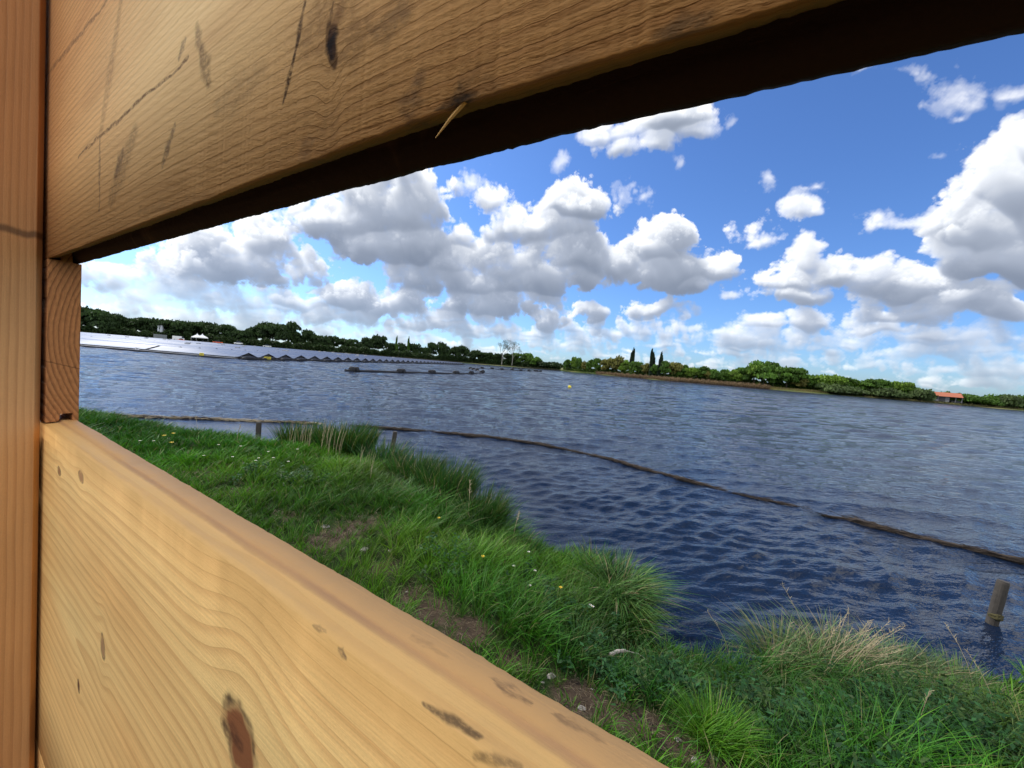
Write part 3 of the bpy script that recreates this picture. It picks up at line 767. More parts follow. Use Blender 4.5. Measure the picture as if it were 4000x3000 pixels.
# measured patches: (display px x, y, radius m, height m, (r,g,b) or None, density boost)
G_ = (.040,.150,.010); DG = (.020,.075,.010); YG = (.085,.165,.012); BG = (.030,.100,.022); OL = (.075,.095,.020)
PATCH = [(240,925,1.6,.22,DG),(340,935,1.3,.19,DG),(430,960,1.0,.16,DG),(500,985,.8,.15,G_),(330,990,1.6,.12,G_),(560,1010,.9,.16,YG),(600,1040,.8,.20,YG),(690,1090,.45,.24,DG),(700,1060,.5,.2,G_),
         (800,1050,.6,.22,OL),(880,1060,.5,.28,BG),(900,1100,.4,.26,G_),(1000,1110,.4,.34,DG),(1040,1090,.35,.36,DG),(900,1180,.4,.17,YG),(970,1190,.35,.20,YG),(1060,1200,.3,.2,YG),(1130,1220,.3,.2,G_),
         (1000,1240,.3,.22,G_),(1080,1270,.3,.2,G_),(1200,1260,.28,.18,OL),(1180,1310,.28,.22,G_),(1250,1330,.25,.24,DG),(1080,1330,.22,.22,DG),(1150,1370,.22,.24,G_),(1310,1260,.22,.22,DG),(1345,1310,.2,.2,DG),
         (1280,1400,.2,.2,BG),(1400,1380,.25,.18,BG),(1350,1460,.2,.17,G_),(1440,1450,.25,.22,BG),(1480,1450,.25,.10,BG),(1570,1465,.25,.10,DG),(1530,1540,.13,.22,(.07,.19,.012)),(1560,1600,.13,.2,(.065,.18,.012)),
         (1650,1500,.25,.22,OL),(1700,1600,.3,.24,G_),(1800,1500,.3,.26,DG),(1850,1600,.3,.24,(.06,.20,.012)),(1950,1520,.3,.24,DG),(2050,1500,.3,.22,BG),(2100,1600,.3,.22,DG),(2180,1560,.3,.22,(.09,.085,.030)),(1750,1440,.3,.28,BG)]
patch_w = [(at(x*kk, y*kk, .5), r, h, np.array(c)) for x, y, r, h, c in PATCH]
def grass_field(n_try, hscale=1.0):
    x = -15+21.5*rg.rand(n_try); y = -.8+15.2*rg.rand(n_try)
    r = np.hypot(x, y); keep = rg.rand(n_try) < np.clip((4.6/np.maximum(r,1))**1.15, .22, 1)
    az_ = np.degrees(np.arctan2(x, y)); keep &= (az_ > -66) & (az_ < 84)
    nn = x*N_.x+y*N_.y; keep &= nn > NB+.02
    x, y = x[keep], y[keep]
    sd = lake_sd(x, y); k2 = sd > .02; x, y, sd = x[k2], y[k2], sd[k2]
    nd = dirt(x, y); tuft = noise3(_lat, x*3.3+70, y*3.3+70, 0*x+2.5)
    k3 = (rg.rand(len(x)) > nd*1.12-.08)
    x, y, sd, nd, tuft = x[k3], y[k3], sd[k3], nd[k3], tuft[k3]
    n = len(x); r = np.hypot(x, y)
    # clumps: pull each blade a little towards a tussock centre
    cs = .17; jx = np.floor(x/cs); jy = np.floor(y/cs)
    hx = np.modf(np.sin(jx*127.1+jy*311.7)*43758.5)[0]; hy = np.modf(np.sin(jx*269.5+jy*183.3)*43758.5)[0]
    cxp, cyp = (jx+.5+hx*.45)*cs, (jy+.5+hy*.45)*cs
    x = x+(cxp-x)*.38; y = y+(cyp-y)*.38
    h = .085+.045*tuft+.05*np.abs(hx); col = np.tile(np.array(YG)*.55+np.array(G_)*.45, (n,1)); W = np.full(n, .3)
    acc = h*W; ac = col*W[:,None]
    for p, rad, ph, pc in patch_w:
        w = np.exp(-((x-p.x)**2+(y-p.y)**2)/(rad*1.15)**2)*1.6
        acc += w*ph; ac += pc[None,:]*w[:,None]; W += w
    h = acc/W; col = ac/W[:,None]
    tf2 = noise3(_lat, x*1.3+20, y*1.3+30, 0*x+7.5)
    h = h*(1-.62*np.clip(nd,0,1))*(1+.55*tuft+.35*tf2)*(.45+.75*rg.rand(n))*hscale
    col = col*(1-.30*np.clip(-tf2*2,-1,1).reshape(-1,1)*np.array([[.9,.6,.4]]))
    col = col*(1+.25*hx[:,None]+.22*rg.randn(n,1)); yel = np.clip(rg.rand(n,1)-.6,0,1)*np.array([.10,.07,0]); col = np.clip(col+yel*(.5+col[:,1:2]*4), .006, .6)
    dry = rg.rand(n) < .045+.12*np.clip(nd,0,1); col[dry] = np.array([.26,.21,.11])*(.5+.5*rg.rand(dry.sum(),1))
    out = np.arctan2(y-cyp, x-cxp); az_ = np.where(rg.rand(n) < .55, out, -.35+rg.randn(n)*.9)
    lean = np.clip(.30+.32*rg.rand(n)+.12*rg.randn(n)+h*1.2, .05, 1.3)
    col = np.clip(col*np.array([[.88,1.08,.72]])*(1+.35*np.clip(tuft,-1,1)).reshape(-1,1), .005, .6)
    w = (.0042+.0022*rg.rand(n))*np.clip(r/4.0, .85, 2.6)
    z = ground_z(x, y)-.01
    return blades(np.stack([x, y, z], -1), h*1.25, az_, lean, w, col, rg)
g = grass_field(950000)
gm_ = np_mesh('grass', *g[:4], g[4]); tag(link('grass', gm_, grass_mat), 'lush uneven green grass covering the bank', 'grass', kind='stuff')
print('grass blades', len(g[0])//7)

def clump(name, loc, n, H, spread, width, lean, base, label, cat, dry=.1, wind=(0,.0), group=None, seed=0, parts=True, zoff=-.02, droop=.35):
    rs = np.random.RandomState(1000+seed)
    a = rs.rand(n)*6.283; r = spread*np.sqrt(rs.rand(n))
    px, py = r*np.cos(a), r*np.sin(a)
    az = np.where(rs.rand(n) < .6, a, wind[0]+rs.randn(n)*.7)
    c = hues(n, rs, base, dry)
    g = blades(np.stack([px, py, np.full(n, 0.0)], -1), H*(.5+.6*rs.rand(n)), az, np.clip(lean*(.4+rs.rand(n)), .05, 1.7)+wind[1], width*(.7+.6*rs.rand(n)), c, rs, droop)
    o = link(name, np_mesh(name, *g[:4], g[4]), grass_mat)
    o.location = (loc.x, loc.y, float(ground_z(np.array([loc.x]), np.array([loc.y]))[0])+zoff)
    return tag(o, label, cat, group)
def atg(x, y, z=.45): return at(x*kk, y*kk, z)
SEDGE = [
 # x, y(base), n, H, spread, width, lean, colour, label, dry
 (655,978,1100,.62,.42,.012,.35,DG,'dark reed clump with pale dry stalks, just right of the leftmost shore post',.06),
 (745,990,1700,.66,.50,.012,.35,DG,'broad dark reed clump between the two thin shore posts',.05),
 (825,1012,600,.6,.36,.011,.45,BG,'reed clump at the foot of the thin leaning shore post',.08),
 (895,1052,1200,.62,.36,.010,.40,DG,'dark reed clump on the bank edge, right of the leaning shore post',.06),
 (960,1088,1500,.72,.34,.010,.42,DG,'tall dark reed clump at the corner of the small inlet',.05),
 (1035,1132,1300,.6,.26,.009,.45,DG,'dark reed clump overhanging the water at the inlet',.05),
 (1120,1200,260,.30,.22,.007,.5,BG,'thin pale green tuft standing in the shallow inlet',.1),
 (1290,1220,420,.34,.20,.007,.55,BG,'small reed tuft on the point before the bending sedge',.08),
 (1335,1262,1300,.46,.17,.009,.95,(.060,.150,.030),'wind-bent sedge tussock hanging over the water on the grassy point',.08),
 (1362,1310,700,.30,.13,.008,.9,(.050,.130,.020),'sedge tuft drooping down the steep bank below the bent tussock',.08),
 (1690,1405,620,.42,.16,.0065,.95,(.085,.155,.050),'pale arching sedge tussock beside the dark inlet',.22),
 (1810,1425,900,.44,.22,.0065,.95,(.100,.165,.060),'largest pale sedge tussock with dry straw in its middle',.30),
 (1940,1435,700,.36,.20,.0055,1.05,(.085,.150,.060),'pale sedge tussock leaning out over the water near the thick post',.22),
 (2070,1475,500,.28,.20,.0055,.9,(.060,.120,.035),'low sedge tussock at the right-hand end of the bank',.16),
 (1250,1385,420,.24,.10,.006,.6,(.028,.095,.014),'dark green broad-bladed tuft beside the dirt path',.03),
 (1540,1590,1100,.23,.10,.0035,.6,(.075,.215,.012),'bright yellow-green fine grass tuft at the path edge',.03),
 (1130,1325,500,.22,.12,.006,.6,(.030,.10,.012),'dark leafy tuft low on the bank, left of the driftwood stick',.03),
]
for i, (x, y, n, H, sp, w, ln, c, lab, dry) in enumerate(SEDGE):
    clump('reed_clump' if i < 8 else 'sedge_tussock' if i < 14 else 'grass_tuft', atg(x, y, .25 if i < 14 else .5), n, H, sp, w, ln, c, lab, 'reeds' if i < 8 else 'sedge' if i < 14 else 'grass tuft', dry, wind=(-.2, .15 if i > 7 else .05), seed=i, droop=.42 if i in range(8,14) else .3)
# pale dry stalks in the reeds and tall flowering grass stems
straw = plain('dry_straw', (.36,.29,.17), .8)
def stems(name, pts, label, cat, H, rad, seed, lean=.12, head=True, mat=straw, az=0.0):
    r = random.Random(seed); root = empty(name, pts[0]); tag(root, label, cat)
    s = MB(); hd = MB()
    for p in pts:
        q = Vector(p)-Vector(pts[0]); h = H*r.uniform(.7,1.1); a = az+r.uniform(-.9,.9); ln = lean*r.uniform(.3,1.6)*h
        P_ = [q+Vector((math.cos(a)*ln*t*t, math.sin(a)*ln*t*t, h*t)) for t in (0,.25,.5,.75,1)]
        s.tube(P_, [rad, rad*.9, rad*.75, rad*.55, rad*.4], n=4)
        if head:
            hd.tube([P_[3].lerp(P_[4],.1), P_[4], P_[4]+Vector((0,0,.02))], [rad*.7,rad*.55,rad*.3], n=4)
            for k in range(9):
                t = .78+.26*k/9; c = P_[3].lerp(P_[4], min(1.0, (t-.75)*4)); b = a+r.uniform(-2.5,2.5); l = .035*H*r.uniform(.6,1.6)
                hd.tube([c, c+Vector((math.cos(b)*l, math.sin(b)*l, l*.8))], [rad*.9, rad*.35], n=3)
    s.build('stalk', mat, root)
    if head: hd.build('seed_head', mat, root)
    if len(pts) > 3: root['kind'] = 'stuff'
    return root
def gp(x, y, z=.3):
    p = atg(x, y, z); return Vector((p.x, p.y, float(ground_z(np.array([p.x]), np.array([p.y]))[0])-.01))
rs_ = random.Random(4)
stems('straw_sheaf', [gp(rs_.uniform(620,670), rs_.uniform(975,1000)) for i in range(22)], 'pale dry stalks standing before the reeds, right of the leftmost shore post', 'dry stalks', .50, .004, 1, head=False)
stems('straw_sheaf', [gp(rs_.uniform(690,735), rs_.uniform(985,1010)) for i in range(30)], 'thick sheaf of straw-coloured stalks in front of the broad reed clump', 'dry stalks', .55, .004, 2, head=False)
stems('straw_sheaf', [gp(rs_.uniform(770,880), rs_.uniform(1020,1075)) for i in range(12)], 'scattered thin dry stalks below the thin leaning shore post', 'dry stalks', .42, .0035, 3, head=False)
stems('straw_sheaf', [gp(rs_.uniform(1760,1850), rs_.uniform(1400,1450)) for i in range(26)], 'tangle of bent straw sticking up from the largest pale sedge tussock', 'dry stalks', .45, .0022, 5, lean=.7)
SEED = [(428,930,.55,'single thin bent stalk rising over the calm water on the left','dry stalk'),(510,985,.42,'short seeding stem left of the leftmost shore post','seeding stem'),
        (1010,1140,.62,'tall thin stem at the inlet beside the dark reeds','seeding stem'),(1107,1165,.58,'lone upright grass stem in the shallow inlet','grass stem'),
        (1585,1385,.46,'single forked dry stem in front of the dark water','dry stem'),
        (1685,1420,.55,'tall feathery stem above the pale sedge, nearest the dark inlet','seeding stem'),(1760,1430,.62,'upright feathery stem rising from the pale sedge, straight above the straw','seeding stem'),
        (1830,1425,.55,'leaning feathery stem over the largest sedge tussock','seeding stem'),(2105,1470,.45,'dead stem leaning in front of the thick mossy post','dry stem'),
        (1975,1620,.42,'pale straw stem at the bottom edge, right of the dark grass','dry stem'),(2150,1560,.42,'rightmost pale straw stem on the near bank','dry stem')]
for i, (x, y, H, lab, cat) in enumerate(SEED):
    p0 = gp(x, y); stems('straw_plant' if 'dry' in cat else 'seeding_plant', [p0], lab, cat, H, .0024 if i > 3 else .005, 40+i, lean=.35, az=.3 if i % 2 else 2.6)

# flowers: daisies and buttercups
white_m = plain('petal_white', (.8,.8,.76), .6); yel_m = plain('petal_yellow', (.75,.52,.02), .5); stem_m = plain('flower_stem', (.06,.13,.02), .6)
def flower(loc, kind, s, label, group):
    root = empty('daisy' if kind == 'w' else 'buttercup', loc); tag(root, label, 'daisy' if kind == 'w' else 'buttercup', group)
    h = .11 if kind == 'w' else .2
    h = h+.06
    MB().tube([(0,0,0),(.008,0,h*.6),(.004,.004,h)], .0016, n=4).build('stem', stem_m, root)
    p = MB(); n = 11 if kind == 'w' else 5; R = s*(1 if kind == 'w' else .7)
    for k in range(n):
        a = 2*math.pi*k/n; w = math.pi/n*.8; u = .004 if kind == 'w' else .012
        p.add([(.004+.2*R*math.cos(a),.004+.2*R*math.sin(a),h),(.004+R*.8*math.cos(a-w),.004+R*.8*math.sin(a-w),h+u),(.004+R*math.cos(a),.004+R*math.sin(a),h+u*1.1),(.004+R*.8*math.cos(a+w),.004+R*.8*math.sin(a+w),h+u)], [(0,1,2,3)])
    p.build('petals', white_m if kind == 'w' else yel_m, root)
    MB().ell((.004,.004,h+.003), (R*.28,R*.28,R*.18), 6, 4).build('centre', yel_m, root)
for i, (x, y) in enumerate([(330,985),(438,1012),(470,990),(500,1020),(518,994),(556,1022),(577,1009),(588,1022),(620,1032),(300,985),(550,1030),(640,1000)]):
    flower(gp(x, y, .45), 'w', .019, 'white daisy in the far left grass by the shore', 'daisies in the far left grass')
for i, (x, y) in enumerate([(352,985),(372,980),(368,1000)]):
    flower(gp(x, y, .45), 'y', .042, 'yellow flower in the far left grass', 'yellow flowers in the far left grass')
for (x, y, lab) in [(1141,1185,'white daisy nearest the inlet, above the middle of the grassy point'),(1278,1258,'white daisy pair on the grassy point below the bent sedge, left bloom'),(1283,1260,'white daisy pair on the grassy point below the bent sedge, right bloom'),
                    (1107,1232,'small daisy left of the orange buttercup, uppermost'),(1154,1226,'small daisy right of the uppermost one on the point'),(1142,1268,'small daisy low on the point, between the two buttercups')]:
    flower(gp(x, y+14, .5), 'w', .014, lab, None)
for (x, y, lab) in [(1208,1280,'large orange-yellow buttercup in the middle of the grassy point'),(1037,1254,'small buttercup left of the daisies on the point'),(943,1165,'lone buttercup where the path widens before the inlet')]:
    flower(gp(x, y+12, .5), 'y', .022, lab, None)
# stones, stick
stone_m = plain('pale_stone', (.26,.235,.20), .85, var=.35, scale=40)
for (x, y, s, lab) in [(703,1137,.05,'pale flat stone lying on the worn patch of the path'),(788,1188,.045,'whitish stone on the path left of the yellow-green grass'),(845,1196,.03,'small grey stone by the yellow-green grass'),
        (1190,1457,.035,'round pale stone in the dirt below the dark tuft'),(1172,1475,.02,'small white pebble beside the round pale stone'),(1255,1537,.028,'bright chalky stone on the dirt strip'),
        (1235,1552,.018,'little white pebble at the edge of the board'),(1463,1602,.028,'upright white stone near the lower end of the dirt strip'),(1540,1640,.026,'cream stone at the bottom beside the bright tuft'),(1500,1655,.03,'grey-brown stone lowest on the dirt strip'),
        (1280,1480,.02,'small grey stone on the dirt above the chalky one'),(880,1275,.02,'grey pebble in the dark soil close to the board')]:
    p = gp(x, y, .5); o = MB().ell((0,0,0), (s, s*.75, s*.5), 10, 6, jit=.16).build('stone', stone_m, None, smooth=False); o.location = p+Vector((0,0,s*.08)); o.rotation_euler = (.1,.1,rnd.uniform(0,3)); tag(o, lab, 'stone')
# broad-leaved weeds between the grass on the near bank
def weeds():
    rs = np.random.RandomState(91)
    spots = [(1620,1500),(1700,1520),(1760,1560),(1840,1500),(1900,1560),(1960,1500),(2020,1540),(2080,1580),(1880,1450),(1960,1620),(2100,1500),(1430,1430),(1330,1440),(1480,1480),(1180,1255),(1230,1290),(640,1055),(560,1040),(960,1225),(1640,1460),(1800,1620),(2150,1620)]
    P_ = []; Cc = []; S = []
    for i, (px, py) in enumerate(spots):
        c = atg(px, py, .5)
        for q in range(16):
            x, y = c.x+rs.randn()*.16, c.y+rs.randn()*.16; z = float(ground_z(np.array([x]), np.array([y]))[0]); H = .10+.16*rs.rand(); lean = rs.randn(2)*.04; hue = np.array([(.020,.070,.016),(.032,.095,.028),(.045,.085,.020)][rs.randint(3)])
            for j in range(34):
                t = .15+.85*rs.rand(); a = rs.rand()*6.28; r = .02+.035*rs.rand()
                P_.append((x+lean[0]*t+math.cos(a)*r, y+lean[1]*t+math.sin(a)*r, z+H*t)); Cc.append(hue*(.6+.8*rs.rand())); S.append(.006+.010*rs.rand())
    P_ = np.array(P_); Cc = np.array(Cc); S = np.array(S)[:,None]; n = len(P_)
    nrm = rs.randn(n,3)*.45+np.array([0,0,1]); nrm /= np.linalg.norm(nrm,axis=1)[:,None]; a = np.cross(nrm, rs.randn(n,3)); a /= np.linalg.norm(a,axis=1)[:,None]; b = np.cross(nrm, a)
    V = np.stack([P_-a*S*1.6, P_+b*S*.75-a*S*.2, P_+a*S*1.7-nrm*S*.5, P_-b*S*.75-a*S*.2], 1).reshape(-1,3)
    tag(link('weeds', quad_mesh('weeds', V, np.arange(4*n).reshape(-1,4), np.repeat(Cc,4,0)), foliage_mat), 'low broad-leaved weeds mixed into the bank grass', 'weeds', kind='stuff')
foliage_mat = leaf_mat('foliage', trans=.28, rough=.6, spec=.2)
weeds()
# crumbs, gravel and litter on the worn ground
def litter():
    rs = np.random.RandomState(31); n = 60000
    x = -9+13*rs.rand(n); y = .2+9.5*rs.rand(n); ok = (x*N_.x+y*N_.y > NB+.03) & (rs.rand(n) < dirt(x, y)*.9) & (lake_sd(x, y) > .3); x, y = x[ok], y[ok]; n = len(x)
    z = ground_z(x, y); s = (.0022+.0075*rs.rand(n)**5)*np.clip(np.hypot(x,y)/3,.8,2.5)
    P_ = np.stack([x, y, z+s*.3], -1); T4 = np.array([[1,0,-.5],[-.5,.87,-.5],[-.5,-.87,-.5],[0,0,.8]])
    V = P_[:,None,:]+(T4[None]*(.7+.6*rs.rand(n,4,1))+.25*rs.randn(n,4,3))*s[:,None,None]
    f = np.array([0,2,1, 0,1,3, 1,2,3, 2,0,3]); lp = (np.arange(n)[:,None]*4+f).ravel()
    c = np.array([[.09,.065,.045],[.16,.13,.10],[.05,.035,.025],[.24,.20,.16]])[rs.choice(4, n, p=[.4,.25,.25,.1])]*(.8+.4*rs.rand(n,1))
    me = np_mesh('gravel', V.reshape(-1,3), lp, np.arange(4*n)*3, np.full(4*n,3), np.repeat(c,4,0))
    gm = leaf_mat('gravel', trans=0.0, rough=.9, spec=.1)
    tag(link('gravel', me, gm), 'small stones and earth crumbs on the worn ground', 'gravel', kind='stuff')
    m2 = 9000; k = rs.randint(0, n, m2); p = P_[k]+rs.randn(m2,3)*np.array([.03,.03,0]); L = .02+.05*rs.rand(m2)
    cc = np.array([.22,.17,.10])*(.35+.9*rs.rand(m2,1))
    g = blades(p, L*.25, rs.rand(m2)*6.28, 3.5+0*L, .003*np.ones(m2), cc, rs, droop=.02)
    tag(link('leaf_litter', np_mesh('leaf_litter', *g[:4], g[4]), grass_mat), 'flat dead grass bits on the worn ground', 'litter', kind='stuff')
litter()
bark = plain('weathered_stick', (.42,.36,.30), .85, var=.3, scale=30)
a, b2 = gp(1320,1392,.5), gp(1355,1362,.5); up = Vector((0,0,.10))
mb = MB(); mb.tube([a+up, a.lerp(b2,.5)+up+Vector((0,0,.02)), b2+up+Vector((0,0,.02))], [.011,.012,.010], n=8, jit=.12); mb.tube([b2+up+Vector((0,0,.02)), gp(1385,1352,.5)+up, gp(1415,1362,.5)+up*.7], [.005,.004,.002], n=5)
tag(mb.build('driftwood_stick', bark), 'pale broken stick with a thin twig lying in the grass of the point', 'stick')

# shore posts
pw = plain('weathered_post', (.05,.042,.033), .9, var=.5, scale=22); moss = plain('yellow_moss', (.055,.046,.014), .95, var=.5, scale=60)
def shore_post(px, pyb, h, r, label, cat='post', lean=(0,0)):
    p = at(px*kk, pyb*kk, 0); root = empty('shore_post', (p.x, p.y, -.35)); tag(root, label, cat)
    H = h+.35
    MB().tube([(lean[0]*t, lean[1]*t, H*t) for t in (0,.25,.5,.75,.97,1.0)], [r,r*1.02,r*.98,r,r*.99,r*.86], n=18, jit=.035).build('shaft', pw, root)
    return root
shore_post(557, 960, .52, .055, 'leftmost thin grey post standing in calm water by the bank')
shore_post(842, 984, .56, .05, 'thin leaning grey post between the reeds and the floating reed line', lean=(.09,0))
sp_ = shore_post(2133, 1348, .47, .047, 'thick weathered post in the water at the right with yellow moss at its foot', lean=(.10,0))
MB().ell((.055,-.015,.45), (.056,.053,.04), 14, 8, jit=.14).build('moss_collar', moss, sp_)

# floating reed line
rl_m, b = new_mat('floating_reeds'); x, y, z = e_coords(); nn = e_noise(x*2.0, y*2.0, z*30.0, scale=6, detail=5, rough=.7)
setp(b, Base_Color=e_mix(e_step(nn, -.5, .5), (.012,.008,.006), (.085,.055,.030)), Roughness=.9); bump(b, nn, 1.0, .03)
def reed_line(pts, w, label, seed):
    r = random.Random(seed); W_ = [at(x*kk, y*kk, 0) for x, y in pts]
    L = []
    for a, b in zip(W_[:-1], W_[1:]):
        n = max(2, int((b-a).length/.10))
        for i in range(n): L.append(a.lerp(b, i/n))
    L.append(W_[-1])
    # smooth
    for _ in range(6): L = [L[0]]+[(L[i-1]+L[i]*2+L[i+1])/4 for i in range(1,len(L)-1)]+[L[-1]]
    root = empty('floating_reed_line', L[0]); tag(root, label, 'reed line')
    ph = r.uniform(0,9); rad = [w*.82*(.55+.35*math.sin(i*.21+ph)*math.sin(i*.083+ph*2)+.25*r.random()) for i in range(len(L))]
    rad = [max(.012, q*min(1, (i+1)/5, (len(L)-i)/5)) for i, q in enumerate(rad)]
    MB().tube([p-L[0]+Vector((0,0,.01)) for p in L], rad, n=8, jit=.3).build('reed_mat', rl_m, root)
    s = MB()
    for i in range(int(len(L)*9)):
        k = r.randrange(len(L)-1); t = (L[k+1]-L[k]).normalized(); q = L[k].lerp(L[k+1], r.random())-L[0]
        a = Vector((-t.y, t.x, 0)); off = a*r.gauss(0, rad[k]*.8); l = r.uniform(.08,.35); dr = (t*r.choice((-1,1))+a*r.gauss(0,.28)+Vector((0,0,r.gauss(.05,.10)))).normalized()
        b0 = q+off+Vector((0,0,rad[k]*r.uniform(.1,.9)))
        s.tube([b0, b0+dr*l], [.006, .003], n=3, cap=False)
    s.build('loose_straw', straw if seed == 2 else rl_m, root)
reed_line([(180,896),(300,902),(430,906),(500,909),(560,911),(620,913),(690,916)], .085, 'far left stretch of floating brown reeds closing off the calm water', 2)
reed_line([(765,921),(820,924),(860,928),(928,932)], .06, 'short thin piece of floating reeds, next to the leaning post', 3)
reed_line([(935,933),(1000,940),(1070,947),(1150,958),(1220,971),(1320,994),(1400,1017),(1480,1038),(1545,1055)], .075, 'long middle stretch of floating reeds out on the open water', 4)
reed_line([(1550,1057),(1600,1070),(1640,1078),(1720,1094)], .028, 'thin half-sunken piece of floating reeds, between the long and the near stretch', 5)
reed_line([(1780,1115),(1850,1128),(1900,1143),(1960,1158),(2050,1178),(2130,1197),(2212,1216),(2420,1262)], .085, 'nearest and thickest stretch of floating reeds, running out of view on the right', 6)
# ---------------------------------------------------------------- far shore
def topz(px, py, dist): return EYE+pix_dir(px, py).z/math.hypot(pix_dir(px,py).x, pix_dir(px,py).y)*dist
FARP = [Vector((x, y, 0)) for x, y in FAR]
def shore_hit(px, back=0.0):
    """point on the far shore in the direction of a pixel column, moved inland"""
    d = pix_dir(px, hor(px)); d = Vector((d.x, d.y, 0)).normalized(); best = None
    for a, b in zip(FARP[:-1], FARP[1:]):
        e = b-a; den = d.x*e.y-d.y*e.x
        if abs(den) < 1e-9: continue
        t = (a.x*e.y-a.y*e.x)/den; u = (a.x*d.y-a.y*d.x)/den
        if t > 0 and -.001 <= u <= 1.001 and (best is None or t < best): best = t
    return d*((best or 250)+back)
def gz(p): return float(ground_z(np.array([p.x]), np.array([p.y]))[0])
TG = dict(dark=(.030,.056,.014), mid=(.072,.145,.018), bright=(.130,.220,.024), olive=(.165,.160,.035), willow=(.085,.125,.038), pale=(.09,.10,.05), poplar=(.022,.038,.018))
def crown_mesh(rs, kind, n, size, lobes=16):
    """leaf-sized faces in uneven lobes inside a unit crown: x, y in -1..1, z in 0..1"""
    if kind == 'poplar':
        c = np.stack([rs.randn(lobes)*.22, rs.randn(lobes)*.22, np.linspace(.08,.93,lobes)], -1); rad = .62*np.sin(np.clip(c[:,2]*1.12+.08,0,1)*math.pi)**.6+.18
        R = np.stack([rad*.8, rad*.8, rad*0+.14], -1)
    elif kind == 'bush':
        a = rs.rand(lobes)*6.283; r = np.sqrt(rs.rand(lobes))*.75
        c = np.stack([r*np.cos(a), r*np.sin(a), .18+.45*rs.rand(lobes)*(1-.6*r)], -1); R = np.stack([.35+.2*rs.rand(lobes)]*2+[.28+.18*rs.rand(lobes)], -1)
    else:
        a = rs.rand(lobes)*6.283; zc = .30+.52*rs.rand(lobes); rm = np.sqrt(np.clip(1-((zc-.52)/.48)**2, .05, 1))*.72
        r = np.sqrt(rs.rand(lobes))*rm
        c = np.stack([r*np.cos(a), r*np.sin(a), zc], -1); s = .24+.20*rs.rand(lobes); R = np.stack([s*1.15, s*1.15, s*.55], -1)
    k = rs.randint(0, lobes, n); v = rs.randn(n,3); v /= np.linalg.norm(v, axis=1)[:,None]; v[:,2] = np.abs(v[:,2])*.9+v[:,2]*.1*(rs.rand(n) < .9)
    p = c[k]+v*R[k]*(.55+.5*rs.rand(n,1)**.6)
    p[:,2] = np.clip(p[:,2], .02, 1.08)
    nrm = v+.7*rs.randn(n,3); nrm /= np.linalg.norm(nrm, axis=1)[:,None]
    t = np.cross(nrm, rs.randn(n,3)); t /= np.linalg.norm(t, axis=1)[:,None]; b = np.cross(nrm, t)
    lobe_t = (1+.22*rs.randn(lobes))[k]*(1+.2*rs.randn(n))
    return p, t, b, np.clip(lobe_t, .45, 1.8), size*(.6+.8*rs.rand(n))
def foliage(name, rs, kind, n, W, H, leaf, col, lobes=16, z0=0.0, squash=1.0):
    p, t, b, tint, s = crown_mesh(rs, kind, n, leaf, lobes)
    P_ = p*np.array([W, W*squash, H])+np.array([0,0,z0]); s = s[:,None]
    V = np.stack([P_-t*s-b*s*.7, P_+t*s-b*s*.6, P_+t*s*.8+b*s*.7, P_-t*s*.9+b*s*.6], 1).reshape(-1,3)
    c = np.repeat(np.array(col)[None,:]*tint[:,None], 4, 0)
    return quad_mesh(name, V, np.arange(len(V)).reshape(-1,4), c)
trunk_m = plain('tree_bark', (.075,.060,.045), .95, var=.4, scale=3); pale_bark = plain('pale_bark', (.20,.19,.16), .9, var=.3, scale=3)
def trunk_mesh(rs, H, r, z1, limbs=5, W=3.0):
    m_ = MB(); j = rs.randn(4,2)*.03*H*.5
    m_.tube([(0,0,-.3),(j[0][0]*.3,j[0][1]*.3,z1*.5),(j[1][0],j[1][1],z1),(j[2][0],j[2][1],H*.8)], [r*1.3,r,r*.75,r*.2], n=7)
    for i in range(limbs):
        a = rs.rand()*6.283; z = z1*(.7+.5*rs.rand()); e = W*(.45+.35*rs.rand())
        m_.tube([(j[1][0]*.7,j[1][1]*.7,z),(math.cos(a)*e*.5,math.sin(a)*e*.5,z+H*.16),(math.cos(a)*e,math.sin(a)*e,z+H*.32)], [r*.45,r*.28,r*.08], n=5)
    return m_
PROTO = {}
def proto(kind, hue, i):
    key = (kind, hue, i)
    if key in PROTO: return PROTO[key]
    rs = np.random.RandomState(abs(hash((kind, i))) % 1000 if False else (len(kind)*37+i*101+len(hue)*13) % 997)
    col = TG[hue]
    if kind == 'tree':
        f = foliage('crown', rs, 'tree', 2600, 1.0, 1.0, .055, col, lobes=17+i*3); t = trunk_mesh(rs, 1.0, .03, .32, 5, .8)
    elif kind == 'bush': f = foliage('crown', rs, 'bush', 2000, 1.0, 1.0, .060, col, lobes=16+i*3); t = trunk_mesh(rs, .7, .03, .15, 4, .5)
    elif kind == 'poplar': f = foliage('crown', rs, 'poplar', 1500, 1.0, 1.0, .16, col, lobes=14); t = trunk_mesh(rs, 1.0, .10, .3, 3, .4)
    me = bpy.data.meshes.new('trunk'); me.from_pydata([tuple(v) for v in t.v], [], t.f); me.materials.append(trunk_m); f.materials.append(foliage_mat)
    PROTO[key] = (f, me); return PROTO[key]
def plant(name, px, topy, halfw, kind, hue, back, label, cat, group=None, i=0, cls=None):
    p = shore_hit(px, back); g0 = gz(p); H = topz(px, topy, p.length)-g0; W = halfw*p.length/F_PX/ max(.4, 1)
    f, t = proto(kind, hue, i)
    root = empty(name, (p.x, p.y, g0-.1), rnd.uniform(0, 6.28)); tag(root, label, cat, group)
    for nm, me in (('crown', f), ('trunk', t)):
        o = link(nm, me, None, root); o.scale = (W, W, H+.1)
    return root
